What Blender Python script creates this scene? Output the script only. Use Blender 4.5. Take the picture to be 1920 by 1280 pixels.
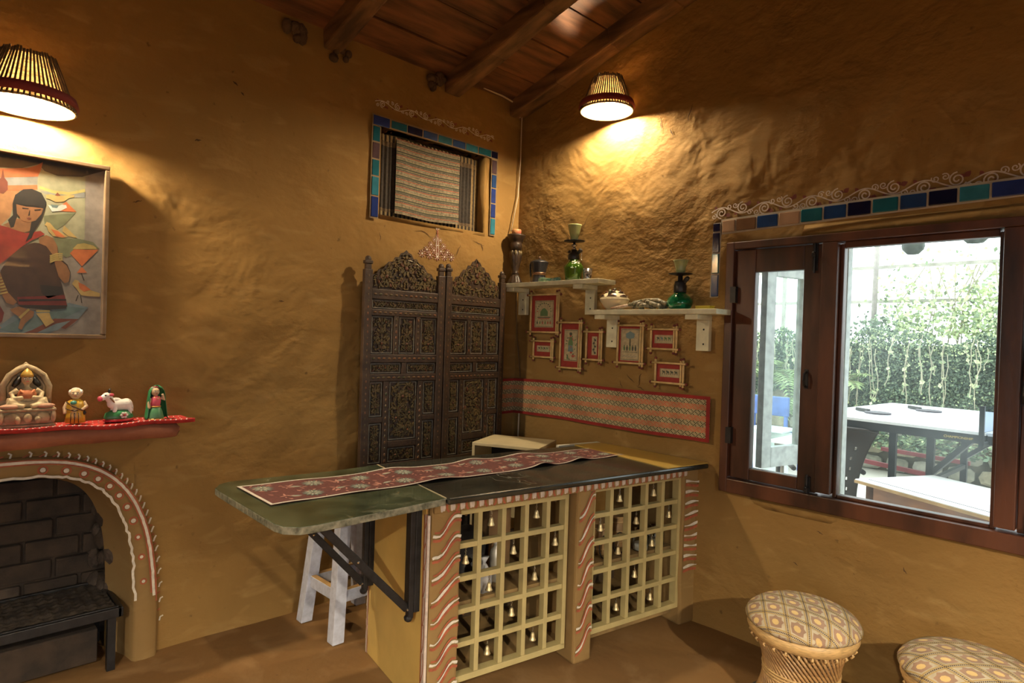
import bpy, math, random
from mathutils import Vector, Matrix, noise
R = random.Random(7)
PI = math.pi
C = bpy.context.scene.collection
scene = bpy.context.scene
for o in list(bpy.data.objects):
    bpy.data.objects.remove(o)

# ---------------------------------------------------------------- camera, world, light, exposure
cam = bpy.data.objects.new('camera', bpy.data.cameras.new('camera'))
C.objects.link(cam)
cam.data.sensor_width = 36.0
cam.data.lens = 36.0 * 1172.6 / 1920.0
cam.data.clip_start = 0.05
_yaw, _pit, _roll = 0.809724, -0.00885, 0.031729
_f = Vector((math.cos(_pit) * math.cos(_yaw), math.cos(_pit) * math.sin(_yaw), math.sin(_pit)))
_r = Vector((math.sin(_yaw), -math.cos(_yaw), 0))
_u = _r.cross(_f)
_r2 = _r * math.cos(_roll) + _u * math.sin(_roll)
_u2 = _u * math.cos(_roll) - _r * math.sin(_roll)
_m = Matrix((_r2, _u2, -_f)).transposed().to_4x4()
_m.translation = Vector((-2.9605, -3.0770, 1.46))
cam.matrix_world = _m
scene.camera = cam

wd = bpy.data.worlds.new('overcast_sky')
scene.world = wd
wd.use_nodes = True
wd.node_tree.nodes['Background'].inputs[0].default_value = (0.93, 0.98, 1.0, 1)
wd.node_tree.nodes['Background'].inputs[1].default_value = 4.5

LAMP_POWER = 108.0          # the bulb in each basket shade of the corner walls
FILL_LAMP_POWER = 570.0      # bulbs of two unseen pendant lamps added behind the camera as fill
LAMP_COLOUR = (1.0, 0.81, 0.53)
FILL_COLOUR = (1.0, 0.86, 0.64)
scene.view_settings.view_transform = 'Standard'
scene.view_settings.look = 'None'
scene.view_settings.exposure = 0.0
scene.view_settings.gamma = 1.0
scene.view_settings.use_curve_mapping = False

# ---------------------------------------------------------------- helpers
def lin(*c):
    return tuple(((v / 255) / 12.92 if v <= 10 else ((v / 255 + 0.055) / 1.055) ** 2.4) for v in c)

MATS = {}
def mat(name, rgb, rough=0.6, metal=0.0, var=0.12, scale=9.0, bump=0.0, bscale=60.0, rgb2=None, coat=0.0, stretch=None, spec=None, trans=0.0, detail=5.0):
    """procedural material: base colour broken up by noise, optional noise relief"""
    if name in MATS: return MATS[name]
    m = bpy.data.materials.new(name); m.use_nodes = True
    nt = m.node_tree; N = nt.nodes; L = nt.links
    b = N['Principled BSDF']
    b.inputs['Roughness'].default_value = rough
    b.inputs['Metallic'].default_value = metal
    if coat: b.inputs['Coat Weight'].default_value = coat
    if spec is not None: b.inputs['Specular IOR Level'].default_value = spec
    if trans: b.inputs['Transmission Weight'].default_value = trans
    tc = N.new('ShaderNodeTexCoord'); src = tc.outputs['Object']
    if stretch:
        mp = N.new('ShaderNodeMapping'); mp.inputs['Scale'].default_value = stretch
        L.new(src, mp.inputs[0]); src = mp.outputs[0]
    nz = N.new('ShaderNodeTexNoise'); nz.inputs['Scale'].default_value = scale; nz.inputs['Detail'].default_value = detail
    L.new(src, nz.inputs['Vector'])
    mx = N.new('ShaderNodeMix'); mx.data_type = 'RGBA'
    c1 = rgb; c2 = rgb2 if rgb2 else tuple(max(0, v * (1 - 2.2 * var)) for v in rgb)
    if rgb2 is None: c1 = tuple(min(1, v * (1 + var)) for v in rgb)
    mx.inputs[6].default_value = (*c1, 1); mx.inputs[7].default_value = (*c2, 1)
    rp = N.new('ShaderNodeMapRange'); rp.inputs[1].default_value = 0.35; rp.inputs[2].default_value = 0.68
    L.new(nz.outputs[0], rp.inputs[0]); L.new(rp.outputs[0], mx.inputs[0]); L.new(mx.outputs[2], b.inputs['Base Color'])
    if bump:
        bz = N.new('ShaderNodeTexNoise'); bz.inputs['Scale'].default_value = bscale; bz.inputs['Detail'].default_value = 4
        L.new(src, bz.inputs['Vector'])
        bp = N.new('ShaderNodeBump'); bp.inputs['Strength'].default_value = 1.0; bp.inputs['Distance'].default_value = bump
        L.new(bz.outputs[0], bp.inputs['Height']); L.new(bp.outputs[0], b.inputs['Normal'])
    MATS[name] = m
    return m

def mud(name, c1, c2, c3, amp=1.0):
    m = bpy.data.materials.new(name); m.use_nodes = True
    nt = m.node_tree; N = nt.nodes; L = nt.links; b = N['Principled BSDF']
    b.inputs['Roughness'].default_value = 0.85; b.inputs['Specular IOR Level'].default_value = 0.2
    tc = N.new('ShaderNodeTexCoord')
    def nz(sc, det, st=(1, 1, 1), dist=0.0):
        mp = N.new('ShaderNodeMapping'); mp.inputs['Scale'].default_value = st
        n = N.new('ShaderNodeTexNoise'); n.inputs['Scale'].default_value = sc; n.inputs['Detail'].default_value = det; n.inputs['Distortion'].default_value = dist
        L.new(tc.outputs['Object'], mp.inputs[0]); L.new(mp.outputs[0], n.inputs['Vector']); return n.outputs[0]
    def mr(s, a, bb):
        r = N.new('ShaderNodeMapRange'); r.inputs[1].default_value = a; r.inputs[2].default_value = bb; L.new(s, r.inputs[0]); return r.outputs[0]
    def mix(f, A, B):
        x = N.new('ShaderNodeMix'); x.data_type = 'RGBA'; L.new(f, x.inputs[0])
        for v, i in ((A, 6), (B, 7)):
            if isinstance(v, tuple): x.inputs[i].default_value = (*v, 1)
            else: L.new(v, x.inputs[i])
        return x.outputs[2]
    a = mix(mr(nz(1.6, 6), 0.35, 0.65), c1, c2)
    a = mix(mr(nz(5, 6, (1, 1, 2.5), 0.6), 0.55, 0.72), a, c3)
    a = mix(mr(nz(26, 3), 0.70, 0.78), a, tuple(v * 0.6 for v in c1))
    L.new(a, b.inputs['Base Color'])
    prev = None
    rough = mr(nz(1.1, 3, (1, 1, 1)), 0.38, 0.62)          # trowelled smooth here, lumpy there
    for sc, det, st, dist, h, msk in ((3.2, 3, (1, 1, 1.2), 0.4, 0.036, 0), (11, 4, (1, 1, 1.6), 0.35, 0.0105, 1), (45, 4, (1, 1, 1.3), 0.2, 0.0042, 1)):
        bp = N.new('ShaderNodeBump'); bp.inputs['Strength'].default_value = 1.0; bp.inputs['Distance'].default_value = h * amp
        src = nz(sc, det, st, dist)
        if msk:
            mm = N.new('ShaderNodeMath'); mm.operation = 'MULTIPLY_ADD'; mm.inputs[1].default_value = 0.8; mm.inputs[2].default_value = 0.2; L.new(rough, mm.inputs[0])
            m2 = N.new('ShaderNodeMath'); m2.operation = 'MULTIPLY'; L.new(mm.outputs[0], m2.inputs[0]); L.new(src, m2.inputs[1]); src = m2.outputs[0]
        L.new(src, bp.inputs['Height'])
        if prev: L.new(prev, bp.inputs['Normal'])
        prev = bp.outputs[0]
    L.new(prev, b.inputs['Normal'])
    MATS[name] = m
    return m

def pane_mat(name, tint, gloss, dust=0.0):
    m = bpy.data.materials.new(name); m.use_nodes = True
    nt = m.node_tree; N = nt.nodes; L = nt.links; N.remove(N['Principled BSDF'])
    t = N.new('ShaderNodeBsdfTransparent'); t.inputs[0].default_value = (*tint, 1)
    g = N.new('ShaderNodeBsdfGlossy'); g.inputs['Roughness'].default_value = 0.02
    lw = N.new('ShaderNodeLayerWeight'); lw.inputs[0].default_value = gloss
    x = N.new('ShaderNodeMixShader'); L.new(lw.outputs['Fresnel'], x.inputs[0]); L.new(t.outputs[0], x.inputs[1]); L.new(g.outputs[0], x.inputs[2])
    o = x.outputs[0]
    if dust:
        d = N.new('ShaderNodeBsdfTranslucent'); d.inputs[0].default_value = (0.8, 0.9, 0.9, 1)
        y = N.new('ShaderNodeMixShader')
        tc = N.new('ShaderNodeTexCoord'); nz = N.new('ShaderNodeTexNoise'); nz.inputs['Scale'].default_value = 3
        mr = N.new('ShaderNodeMapRange'); mr.inputs[1].default_value = 0.3; mr.inputs[2].default_value = 0.75; mr.inputs[3].default_value = dust * 0.4; mr.inputs[4].default_value = dust * 1.5
        L.new(tc.outputs['Object'], nz.inputs['Vector']); L.new(nz.outputs[0], mr.inputs[0]); L.new(mr.outputs[0], y.inputs[0])
        L.new(o, y.inputs[1]); L.new(d.outputs[0], y.inputs[2]); o = y.outputs[0]
    L.new(o, N['Material Output'].inputs[0])
    MATS[name] = m
    return m

def emit_mat(name, rgb, st):
    m = bpy.data.materials.new(name); m.use_nodes = True
    b = m.node_tree.nodes['Principled BSDF']
    b.inputs['Base Color'].default_value = (*rgb, 1); b.inputs['Emission Color'].default_value = (*rgb, 1); b.inputs['Emission Strength'].default_value = st
    MATS[name] = m
    return m

def straw_mat(name, rgb, tl=0.5):
    m = bpy.data.materials.new(name); m.use_nodes = True
    nt = m.node_tree; N = nt.nodes; L = nt.links; N.remove(N['Principled BSDF'])
    d = N.new('ShaderNodeBsdfDiffuse'); t = N.new('ShaderNodeBsdfTranslucent')
    tc = N.new('ShaderNodeTexCoord'); mp = N.new('ShaderNodeMapping'); mp.inputs['Scale'].default_value = (1, 1, 6)
    nz = N.new('ShaderNodeTexNoise'); nz.inputs['Scale'].default_value = 40
    cr = N.new('ShaderNodeValToRGB'); cr.color_ramp.elements[0].position = 0.35; cr.color_ramp.elements[1].position = 0.7
    cr.color_ramp.elements[0].color = (*[v * 0.25 for v in rgb], 1); cr.color_ramp.elements[1].color = (*rgb, 1)
    L.new(tc.outputs['Object'], mp.inputs[0]); L.new(mp.outputs[0], nz.inputs['Vector']); L.new(nz.outputs[0], cr.inputs[0])
    L.new(cr.outputs[0], d.inputs[0]); L.new(cr.outputs[0], t.inputs[0])
    x = N.new('ShaderNodeMixShader'); x.inputs[0].default_value = tl
    L.new(d.outputs[0], x.inputs[1]); L.new(t.outputs[0], x.inputs[2]); L.new(x.outputs[0], N['Material Output'].inputs[0])
    MATS[name] = m
    return m

def frame(o, x, y, z):
    m = Matrix((Vector(x), Vector(y), Vector(z))).transposed().to_4x4(); m.translation = Vector(o); return m
I4 = Matrix.Identity(4)
ML = frame((0, 0, 0), (1, 0, 0), (0, 0, 1), (0, -1, 0))      # wall_left: (along x, up, out of the wall)
MR = frame((0, 0, 0), (0, -1, 0), (0, 0, 1), (-1, 0, 0))     # wall_right: (distance from the corner, up, out of the wall)
CU = Vector((0.986659, -0.162799, 0)); CV = Vector((0.162799, 0.986659, 0)); CO = Vector((0, -1.42, 0))
MC = frame(CO, CU, CV, (0, 0, 1))                            # bar counter: (along front, into counter, up)
W = {}

def stuff(o):
    """strokes, stitches and the like, too small to be told apart: one joined part"""
    o['kind'] = 'stuff'; return o

class MB:
    def __init__(s, M=None):
        s.v = []; s.f = []; s.mi = []; s.M = M or I4; s.k = 0
    def add(s, vs, fs, M=None):
        n = len(s.v); X = s.M @ M if M else s.M
        s.v += [X @ Vector(p) for p in vs]
        for f in fs:
            s.f.append([n + i for i in f]); s.mi.append(s.k)
        return s
    def box(s, x0, x1, y0, y1, z0, z1, M=None):
        v = [(x, y, z) for z in (z0, z1) for y in (y0, y1) for x in (x0, x1)]
        return s.add(v, [(0, 2, 3, 1), (4, 5, 7, 6), (0, 1, 5, 4), (2, 6, 7, 3), (0, 4, 6, 2), (1, 3, 7, 5)], M)
    def bar(s, p, q, w, h, up=(0, 0, 1)):
        p = Vector(p); q = Vector(q); d = (q - p); ln = d.length; d.normalize(); up = Vector(up)
        if abs(d.dot(up)) > 0.99: up = Vector((1, 0, 0))
        x = d.cross(up).normalized(); y = x.cross(d)
        v = [t + x * (a * w / 2) + y * (b * h / 2) for t in (p, q) for a, b in ((-1, -1), (1, -1), (1, 1), (-1, 1))]
        return s.add(v, [(0, 1, 2, 3), (7, 6, 5, 4), (0, 4, 5, 1), (1, 5, 6, 2), (2, 6, 7, 3), (3, 7, 4, 0)])
    def tube(s, pts, r, n=8, closed=False, caps=True):
        P = [Vector(p) for p in pts]; k = len(P); rs = r if isinstance(r, (list, tuple)) else [r] * k
        vs = []; prev = None
        for i, p in enumerate(P):
            a = P[(i - 1) % k] if (closed or i) else p; b = P[(i + 1) % k] if (closed or i < k - 1) else p
            t = (b - a).normalized()
            if prev is None:
                x = t.cross(Vector((0, 0, 1)));
                if x.length < 1e-3: x = t.cross(Vector((1, 0, 0)))
            else: x = prev - t * prev.dot(t)
            x.normalize(); prev = x; y = t.cross(x)
            vs += [p + (x * math.cos(2 * PI * j / n) + y * math.sin(2 * PI * j / n)) * rs[i] for j in range(n)]
        fs = []
        for i in range(k if closed else k - 1):
            i2 = (i + 1) % k
            fs += [(i * n + j, i * n + (j + 1) % n, i2 * n + (j + 1) % n, i2 * n + j) for j in range(n)]
        if caps and not closed: fs += [tuple(range(n - 1, -1, -1)), tuple(range((k - 1) * n, k * n))]
        return s.add(vs, fs)
    def lathe(s, prof, c=(0, 0, 0), n=24, M=None, wob=None):
        vs = []; k = len(prof)
        for i, (r, z) in enumerate(prof):
            for j in range(n):
                a = 2 * PI * j / n; rr = r * (wob(a, z) if wob else 1)
                vs.append((c[0] + rr * math.cos(a), c[1] + rr * math.sin(a), c[2] + z))
        fs = [(i * n + j, i * n + (j + 1) % n, (i + 1) * n + (j + 1) % n, (i + 1) * n + j) for i in range(k - 1) for j in range(n)]
        if prof[0][0] > 1e-4: fs.append(tuple(range(n - 1, -1, -1)))
        if prof[-1][0] > 1e-4: fs.append(tuple(range((k - 1) * n, k * n)))
        return s.add(vs, fs, M)
    def prism(s, poly, d0, d1, M=None):
        n = len(poly)
        vs = [(a, b, d0) for a, b in poly] + [(a, b, d1) for a, b in poly]
        fs = [tuple(range(n - 1, -1, -1)), tuple(range(n, 2 * n))] + [(i, (i + 1) % n, n + (i + 1) % n, n + i) for i in range(n)]
        return s.add(vs, fs, M)
    def flat(s, poly, d, M=None):
        return s.add([(a, b, d) for a, b in poly], [tuple(range(len(poly)))], M)
    def ell(s, c, r, n=14, m=9, M=None):
        vs = []; r = r if isinstance(r, (list, tuple)) else (r, r, r)
        for i in range(m + 1):
            th = PI * i / m
            for j in range(n):
                a = 2 * PI * j / n
                vs.append((c[0] + r[0] * math.sin(th) * math.cos(a), c[1] + r[1] * math.sin(th) * math.sin(a), c[2] - r[2] * math.cos(th)))
        return s.add(vs, [(i * n + j, i * n + (j + 1) % n, (i + 1) * n + (j + 1) % n, (i + 1) * n + j) for i in range(m) for j in range(n)], M)
    def grid(s, fn, nu, nv, M=None, skip=None):
        vs = [fn(i / nu, j / nv) for j in range(nv + 1) for i in range(nu + 1)]
        fs = [(j * (nu + 1) + i, j * (nu + 1) + i + 1, (j + 1) * (nu + 1) + i + 1, (j + 1) * (nu + 1) + i) for j in range(nv) for i in range(nu) if not (skip and skip(i, j))]
        return s.add(vs, fs, M)
    def weld(s):
        """join vertices that coincide, so that neighbouring patches shade as one surface"""
        ids = {}; mp = []; nv = []
        for p in s.v:
            k = (round(p.x, 4), round(p.y, 4), round(p.z, 4))
            if k not in ids: ids[k] = len(nv); nv.append(p)
            mp.append(ids[k])
        keep = []; kmi = []
        for f, m_ in zip(s.f, s.mi):
            g = []
            for i in f:
                j = mp[i]
                if not g or g[-1] != j: g.append(j)
            if len(g) > 2 and g[0] == g[-1]: g.pop()
            if len(g) > 2: keep.append(g); kmi.append(m_)
        s.v, s.f, s.mi = nv, keep, kmi; return s
    def build(s, name, ms, par=None, loc=None, smooth=False, bevel=0.0, mods=()):
        off = W.get(par, Vector()) if par else Vector(loc or (0, 0, 0))
        me = bpy.data.meshes.new(name); me.from_pydata([v - off for v in s.v], [], s.f); me.validate()
        for m in (ms if isinstance(ms, (list, tuple)) else [ms]): me.materials.append(m)
        if len(me.polygons) == len(s.mi): me.polygons.foreach_set('material_index', s.mi)
        if smooth: me.polygons.foreach_set('use_smooth', [True] * len(me.polygons))
        o = bpy.data.objects.new(name, me); C.objects.link(o)
        if par: o.parent = par
        else: o.location = off
        W[o] = off
        if bevel:
            b = o.modifiers.new('bevel', 'BEVEL'); b.width = bevel; b.segments = 2; b.limit_method = 'ANGLE'
        for t, kw in mods:
            x = o.modifiers.new(t.lower(), t)
            for k_, v_ in kw.items(): setattr(x, k_, v_)
        return o

def tag(o, label, cat, group=None):
    o['label'] = label; o['category'] = cat
    if group: o['group'] = group
    return o
def struct(o, label=None):
    o['kind'] = 'structure'
    if label: o['label'] = label
    return o
def thing(name, loc, label, cat, group=None):
    o = bpy.data.objects.new(name, None); C.objects.link(o); o.empty_display_size = 0.05
    o.location = loc; W[o] = Vector(loc); return tag(o, label, cat, group)
def copy_tree(o, loc, parent=None):
    c = o.copy(); C.objects.link(c)
    if parent is None: c.location = loc
    else: c.parent = parent
    W[c] = Vector(loc)
    for ch in list(o.children): copy_tree(ch, loc, c)
    return c
def ring(r, n, c=(0, 0, 0), a0=0):
    return [(c[0] + r * math.cos(a0 + 2 * PI * i / n), c[1] + r * math.sin(a0 + 2 * PI * i / n), c[2]) for i in range(n)]
def disc(cx, cy, r, n=14, ry=None):
    return [(cx + r * math.cos(2 * PI * i / n), cy + (ry or r) * math.sin(2 * PI * i / n)) for i in range(n)]
def ribbon(pts, w):
    """2-D strip polygons along a polyline"""
    out = []; P = [Vector((p[0], p[1])) for p in pts]; L_ = []; Rr = []
    for i, p in enumerate(P):
        t = (P[min(i + 1, len(P) - 1)] - P[max(i - 1, 0)]); t.normalize(); n = Vector((-t.y, t.x))
        ww = (w(i / (len(P) - 1)) if callable(w) else w) / 2
        L_.append(p + n * ww); Rr.append(p - n * ww)
    for i in range(len(P) - 1):
        out.append([tuple(Rr[i]), tuple(Rr[i + 1]), tuple(L_[i + 1]), tuple(L_[i])])
    return out
def leaf(x, y, ang, ln, w, n=3):
    pts = []
    for i in range(n + 1):
        t = i / n; pts.append((t * ln, math.sin(PI * (t ** 0.8)) * w / 2))
    pts += [(t * ln, -math.sin(PI * (t ** 0.8)) * w / 2) for t in [i / n for i in range(n - 1, 0, -1)]]
    ca, sa = math.cos(ang), math.sin(ang)
    return [(x + ca * a - sa * b, y + sa * a + ca * b) for a, b in pts]
def spiral(cx, cy, r, turns, a0, n=22, sgn=1):
    return [(cx + r * (1 - 0.8 * i / n) * math.cos(a0 + sgn * 2 * PI * turns * i / n), cy + r * (1 - 0.8 * i / n) * math.sin(a0 + sgn * 2 * PI * turns * i / n)) for i in range(n + 1)]

# ---------------------------------------------------------------- materials
MUDB = mud('dark_mud_plaster', (0.12, 0.066, 0.022), (0.10, 0.055, 0.018), (0.14, 0.080, 0.028), 0.5)
MUD = mud('mud_plaster', (0.272, 0.156, 0.047), (0.228, 0.128, 0.037), (0.30, 0.178, 0.060), 0.62)
MUDR = mud('mud_plaster_rough', (0.268, 0.154, 0.047), (0.222, 0.126, 0.037), (0.292, 0.175, 0.060), 1.0)
MUDF = mud('mud_floor', (0.205, 0.110, 0.038), (0.155, 0.080, 0.027), (0.235, 0.135, 0.056), 0.6)
MUDS = mud('mud_smooth', (0.255, 0.158, 0.060), (0.225, 0.135, 0.048), (0.275, 0.175, 0.068), 0.25)
YELLOW = mat('yellow_wash', (0.60, 0.40, 0.11), 0.7, var=0.08, scale=4, bump=0.002, bscale=14)
CREAM = mat('cream_paint', (0.42, 0.335, 0.145), 0.55, var=0.06, scale=12, bump=0.0006, bscale=90)
WHITEP = mat('white_paint', (0.66, 0.63, 0.52), 0.6, var=0.05, scale=10, bump=0.0008, bscale=80)
SHELFW = mat('old_white_paint', (0.62, 0.60, 0.42), 0.6, var=0.10, scale=14, bump=0.0008, bscale=70)
STOOLW = mat('worn_white_paint', (0.52, 0.54, 0.62), 0.6, scale=38, rgb2=(0.41, 0.42, 0.48), bump=0.001, bscale=60)
RAWWOOD = mat('raw_wood', (0.50, 0.30, 0.11), 0.6, var=0.15, scale=10, stretch=(1, 1, 6))
OCHRE = mat('red_ochre_paint', (0.33, 0.085, 0.035), 0.8, var=0.12, scale=40)
LIME = mat('white_lime_paint', (0.60, 0.54, 0.44), 0.8, var=0.08, scale=60)
PINKW = mat('pinkish_lime_paint', (0.50, 0.41, 0.34), 0.8, var=0.08, scale=60)
WINWOOD = mat('brown_window_wood', (0.080, 0.026, 0.011), 0.42, var=0.35, scale=7, stretch=(1, 1, 0.25), bump=0.0012, bscale=40)
BEAM = mat('rafter_wood', (0.17, 0.088, 0.038), 0.65, var=0.3, scale=6, stretch=(3, 0.5, 3), bump=0.003, bscale=20)
PLANK = mat('ceiling_plank_wood', (0.165, 0.068, 0.028), 0.65, var=0.3, scale=5, stretch=(0.6, 4, 4), bump=0.002, bscale=30)
DARKWOOD = mat('dark_carved_wood', (0.060, 0.034, 0.019), 0.5, scale=16, rgb2=(0.030, 0.016, 0.010), bump=0.0015, bscale=80)
GILT = mat('antique_gilt', (0.17, 0.115, 0.048), 0.45, metal=0.25, scale=30, rgb2=(0.085, 0.070, 0.035), bump=0.001, bscale=120)
RUST = mat('rubbed_red_paint', (0.13, 0.050, 0.024), 0.55, var=0.2, scale=40)
BEADW = mat('grey_edge_paint', (0.20, 0.185, 0.15), 0.5, scale=60, var=0.2)
IRON = mat('black_iron', (0.022, 0.021, 0.022), 0.45, metal=0.4, var=0.2, scale=30)
BLACKP = mat('black_plastic', (0.012, 0.011, 0.011), 0.4, var=0.1)
STEEL = mat('bright_steel', (0.60, 0.58, 0.55), 0.2, metal=1.0, var=0.05)
BRASS = mat('aged_brass', (0.62, 0.50, 0.27), 0.42, metal=0.7, var=0.2, scale=60)
PURE = mat('glossy_white', (0.74, 0.71, 0.66), 0.3, var=0.03)
BLUEGL = pane_mat('window_glass', (0.93, 0.98, 0.97), 0.08, 0.034)
WHITEC = mat('white_wire', (0.55, 0.45, 0.30), 0.6, var=0.05)
# ---------------------------------------------------------------- setting: floor, walls, ceiling
def ceil_z(y): return 2.965 + 0.262 * (-y)
def bumpd(a, z, seed):
    p = Vector((a * 2.2, seed, z * 2.2)); q = Vector((a * 7.0, seed + 9, z * 9.0))
    return 0.012 * (noise.noise(p) - .45) + 0.005 * (noise.noise(q) - .3)

def wall_patch(mb, a_list, z_of, seed, sgn):
    """columns a_list, z_of(a) gives the list of heights of that column"""
    cols = [z_of(a) for a in a_list]; n = len(cols[0])
    vs = []
    for a, zs in zip(a_list, cols):
        vs += [(a, z, bumpd(a, z, seed)) for z in zs]
    fs = [(i * n + j, (i + 1) * n + j, (i + 1) * n + j + 1, i * n + j + 1) for i in range(len(a_list) - 1) for j in range(n - 1)]
    mb.add(vs, fs)
def conform(mb, side):
    """paint lies on the uneven plaster: push its flat shapes onto the wall surface"""
    for p in mb.v:
        if side == 'L': p.y -= bumpd(p.x, p.z, 3.1) - .0065
        else: p.x -= bumpd(-p.y, p.z, 7.7) - .0065
def fr(a, b, st):
    k = max(1, int(round((b - a) / st))); return [a + (b - a) * i / k for i in range(k + 1)]

ARC_X, ARC_A, ARC_B, ARC_N = -2.75, 0.487, 0.848, 3.7
def arch(a, b, n, t):
    c, s_ = math.cos(t), math.sin(t)
    return (ARC_X + a * math.copysign(abs(c) ** (2 / n), c), b * max(0, s_) ** (2 / n))
WX0, WX1, WZ0, WZ1 = -1.09, -0.32, 2.12, 2.61       # small high window in the left wall
mb = MB(ML)
zs_low = fr(0, 2.12, .035); zs_low[0] = -.06; zs_mid = fr(2.12, 2.61, .035); zs_top = fr(2.61, 3.13, .035)
zall = zs_low + zs_mid[1:] + zs_top[1:]
tl = [z / 3.13 for z in zall]
wall_patch(mb, fr(-5.4, -3.237, .1), lambda a: zall, 3.1, -1)
cols = [arch(ARC_A, ARC_B, ARC_N, PI - PI * i / 60) for i in range(61)]
hgt = {round(c[0], 5): c[1] for c in cols}
kc = min(range(len(zall)), key=lambda k: abs(zall[k] - 1.02)); zc = zall[kc]
def arch_rows(a):
    h = hgt[round(a, 5)]
    return [h + (zc - h) * (z - zall[0]) / (zc - zall[0]) if h > .001 else z for z in zall[:kc]] + zall[kc:]
wall_patch(mb, [c[0] for c in cols], arch_rows, 3.1, -1)
wall_patch(mb, fr(-2.263, WX0, .035), lambda a: zall, 3.1, -1)
wall_patch(mb, fr(WX0, WX1, .035), lambda a: zs_low, 3.1, -1)
wall_patch(mb, fr(WX0, WX1, .035), lambda a: zs_top, 3.1, -1)
wall_patch(mb, fr(WX1, .035, .035), lambda a: zall, 3.1, -1)
# reveal of the small window
D = -0.11
mb.box(WX0 - .02, WX1 + .02, WZ0 - .02, WZ0, D, -.004); mb.box(WX0 - .02, WX1 + .02, WZ1, WZ1 + .02, D, -.004)
mb.box(WX0 - .02, WX0, WZ0, WZ1, D, -.004); mb.box(WX1, WX1 + .02, WZ0, WZ1, D, -.004)
mb.box(WX0 - .02, WX1 + .02, WZ0 - .02, WZ1 + .02, D - .02, D)
wall_left = struct(mb.weld().build('wall_left', MUD, smooth=True), 'long mud plastered wall with the fireplace and small high window')

RA0, RA1, RZ0, RZ1 = 1.53, 3.17, 0.715, 1.965      # opening of the large window in the right wall
mb = MB(MR)
zl = fr(0, RZ0, .035); zl[0] = -.06; zm = fr(RZ0, RZ1, .035)
def ztop(a): return [RZ1 + t * (ceil_z(-a) + .16 - RZ1) for t in fr(0, 1, 1 / 36)]
zfull = lambda a: zl + zm[1:] + ztop(a)[1:]
wall_patch(mb, fr(-.034, RA0, .035), zfull, 7.7, 1)
wall_patch(mb, fr(RA0, RA1, .035), lambda a: zl, 7.7, 1)
wall_patch(mb, fr(RA0, RA1, .035), ztop, 7.7, 1)
wall_patch(mb, fr(RA1, 5.8, .1), zfull, 7.7, 1)
D = -0.34                                             # thickness of the wall seen in the window reveal
mb.k = 1
mb.box(RA0 - .05, RA0, RZ0 - .05, RZ1 + .05, D, -.07); mb.box(RA1, RA1 + .05, RZ0 - .05, RZ1 + .05, D, -.07)
mb.box(RA0, RA1, RZ0 - .05, RZ0, D, -.07); mb.box(RA0, RA1, RZ1, RZ1 + .05, D, -.07)
mb.k = 0
mb.box(RA0 - .05, RA0, RZ0 - .05, RZ1 + .05, -.07, -.012); mb.box(RA1, RA1 + .05, RZ0 - .05, RZ1 + .05, -.07, -.012)
mb.box(RA0, RA1, RZ0 - .05, RZ0, -.07, -.012); mb.box(RA0, RA1, RZ1, RZ1 + .05, -.07, -.012)
OUTW = mat('pale_outer_reveal', (0.60, 0.66, 0.62), 0.8, var=0.06)
wall_right = struct(mb.weld().build('wall_right', [MUDR, OUTW], smooth=True), 'gable mud plastered wall with the large wooden window')
# walls behind the camera close the room; their door and window openings are added to let in fill daylight
mb = MB()
mb.box(-5.5, -5.4, -2.7, .1, 0, 4.6); mb.box(-5.5, -5.4, -5.9, -4.5, 0, 4.6); mb.box(-5.5, -5.4, -4.5, -2.7, 0, .8); mb.box(-5.5, -5.4, -4.5, -2.7, 1.95, 4.6)
struct(mb.build('wall_back', MUDB))
mb = MB()
mb.box(-5.5, -3.9, -5.9, -5.8, 0, 4.6); mb.box(-2.5, .1, -5.9, -5.8, 0, 4.6); mb.box(-3.9, -2.5, -5.9, -5.8, 2.05, 4.6)
struct(mb.build('wall_front', MUDB))
q = MB(); q.box(-18, .36, -18, -5.92, -.3, -.05); q.box(-18, -5.52, -5.92, 12, -.3, -.05); q.box(-5.52, .36, .75, 12, -.3, -.05); q.box(.36, 16, -18, -9, -.3, -.05)
struct(q.build('light_block_ground', mat('light_block_soil', (0.13, 0.10, 0.065), .9, var=.2, scale=2)), 'unseen dark ground added around the house to block light from below')  # unseen ground added so the openings only let in light from above
for nm, loc, rot, sx, sy in (('fill_door_portal', (-3.2, -5.79, 1.03), (math.radians(90), 0, 0), 1.4, 2.04), ('fill_window_portal', (-5.39, -3.6, 1.375), (math.radians(90), 0, math.radians(-90)), 1.8, 1.15), ('terrace_window_portal', (.06, -2.35, 1.34), (math.radians(90), 0, math.radians(90)), 1.64, 1.25)):
    l = bpy.data.lights.new(nm, 'AREA'); l.shape = 'RECTANGLE'; l.size = sx; l.size_y = sy; l.cycles.is_portal = True
    o = bpy.data.objects.new(nm, l); C.objects.link(o); o.location = loc; o.rotation_euler = rot
mb = MB()
mb.grid(lambda u, v: (-5.5 + 5.6 * u, -5.9 + 6.6 * v, 0.004 * noise.noise(Vector((u * 9, v * 9, 1)))), 60, 60)
struct(mb.build('floor', MUDF, smooth=True), 'beaten mud floor')

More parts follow.
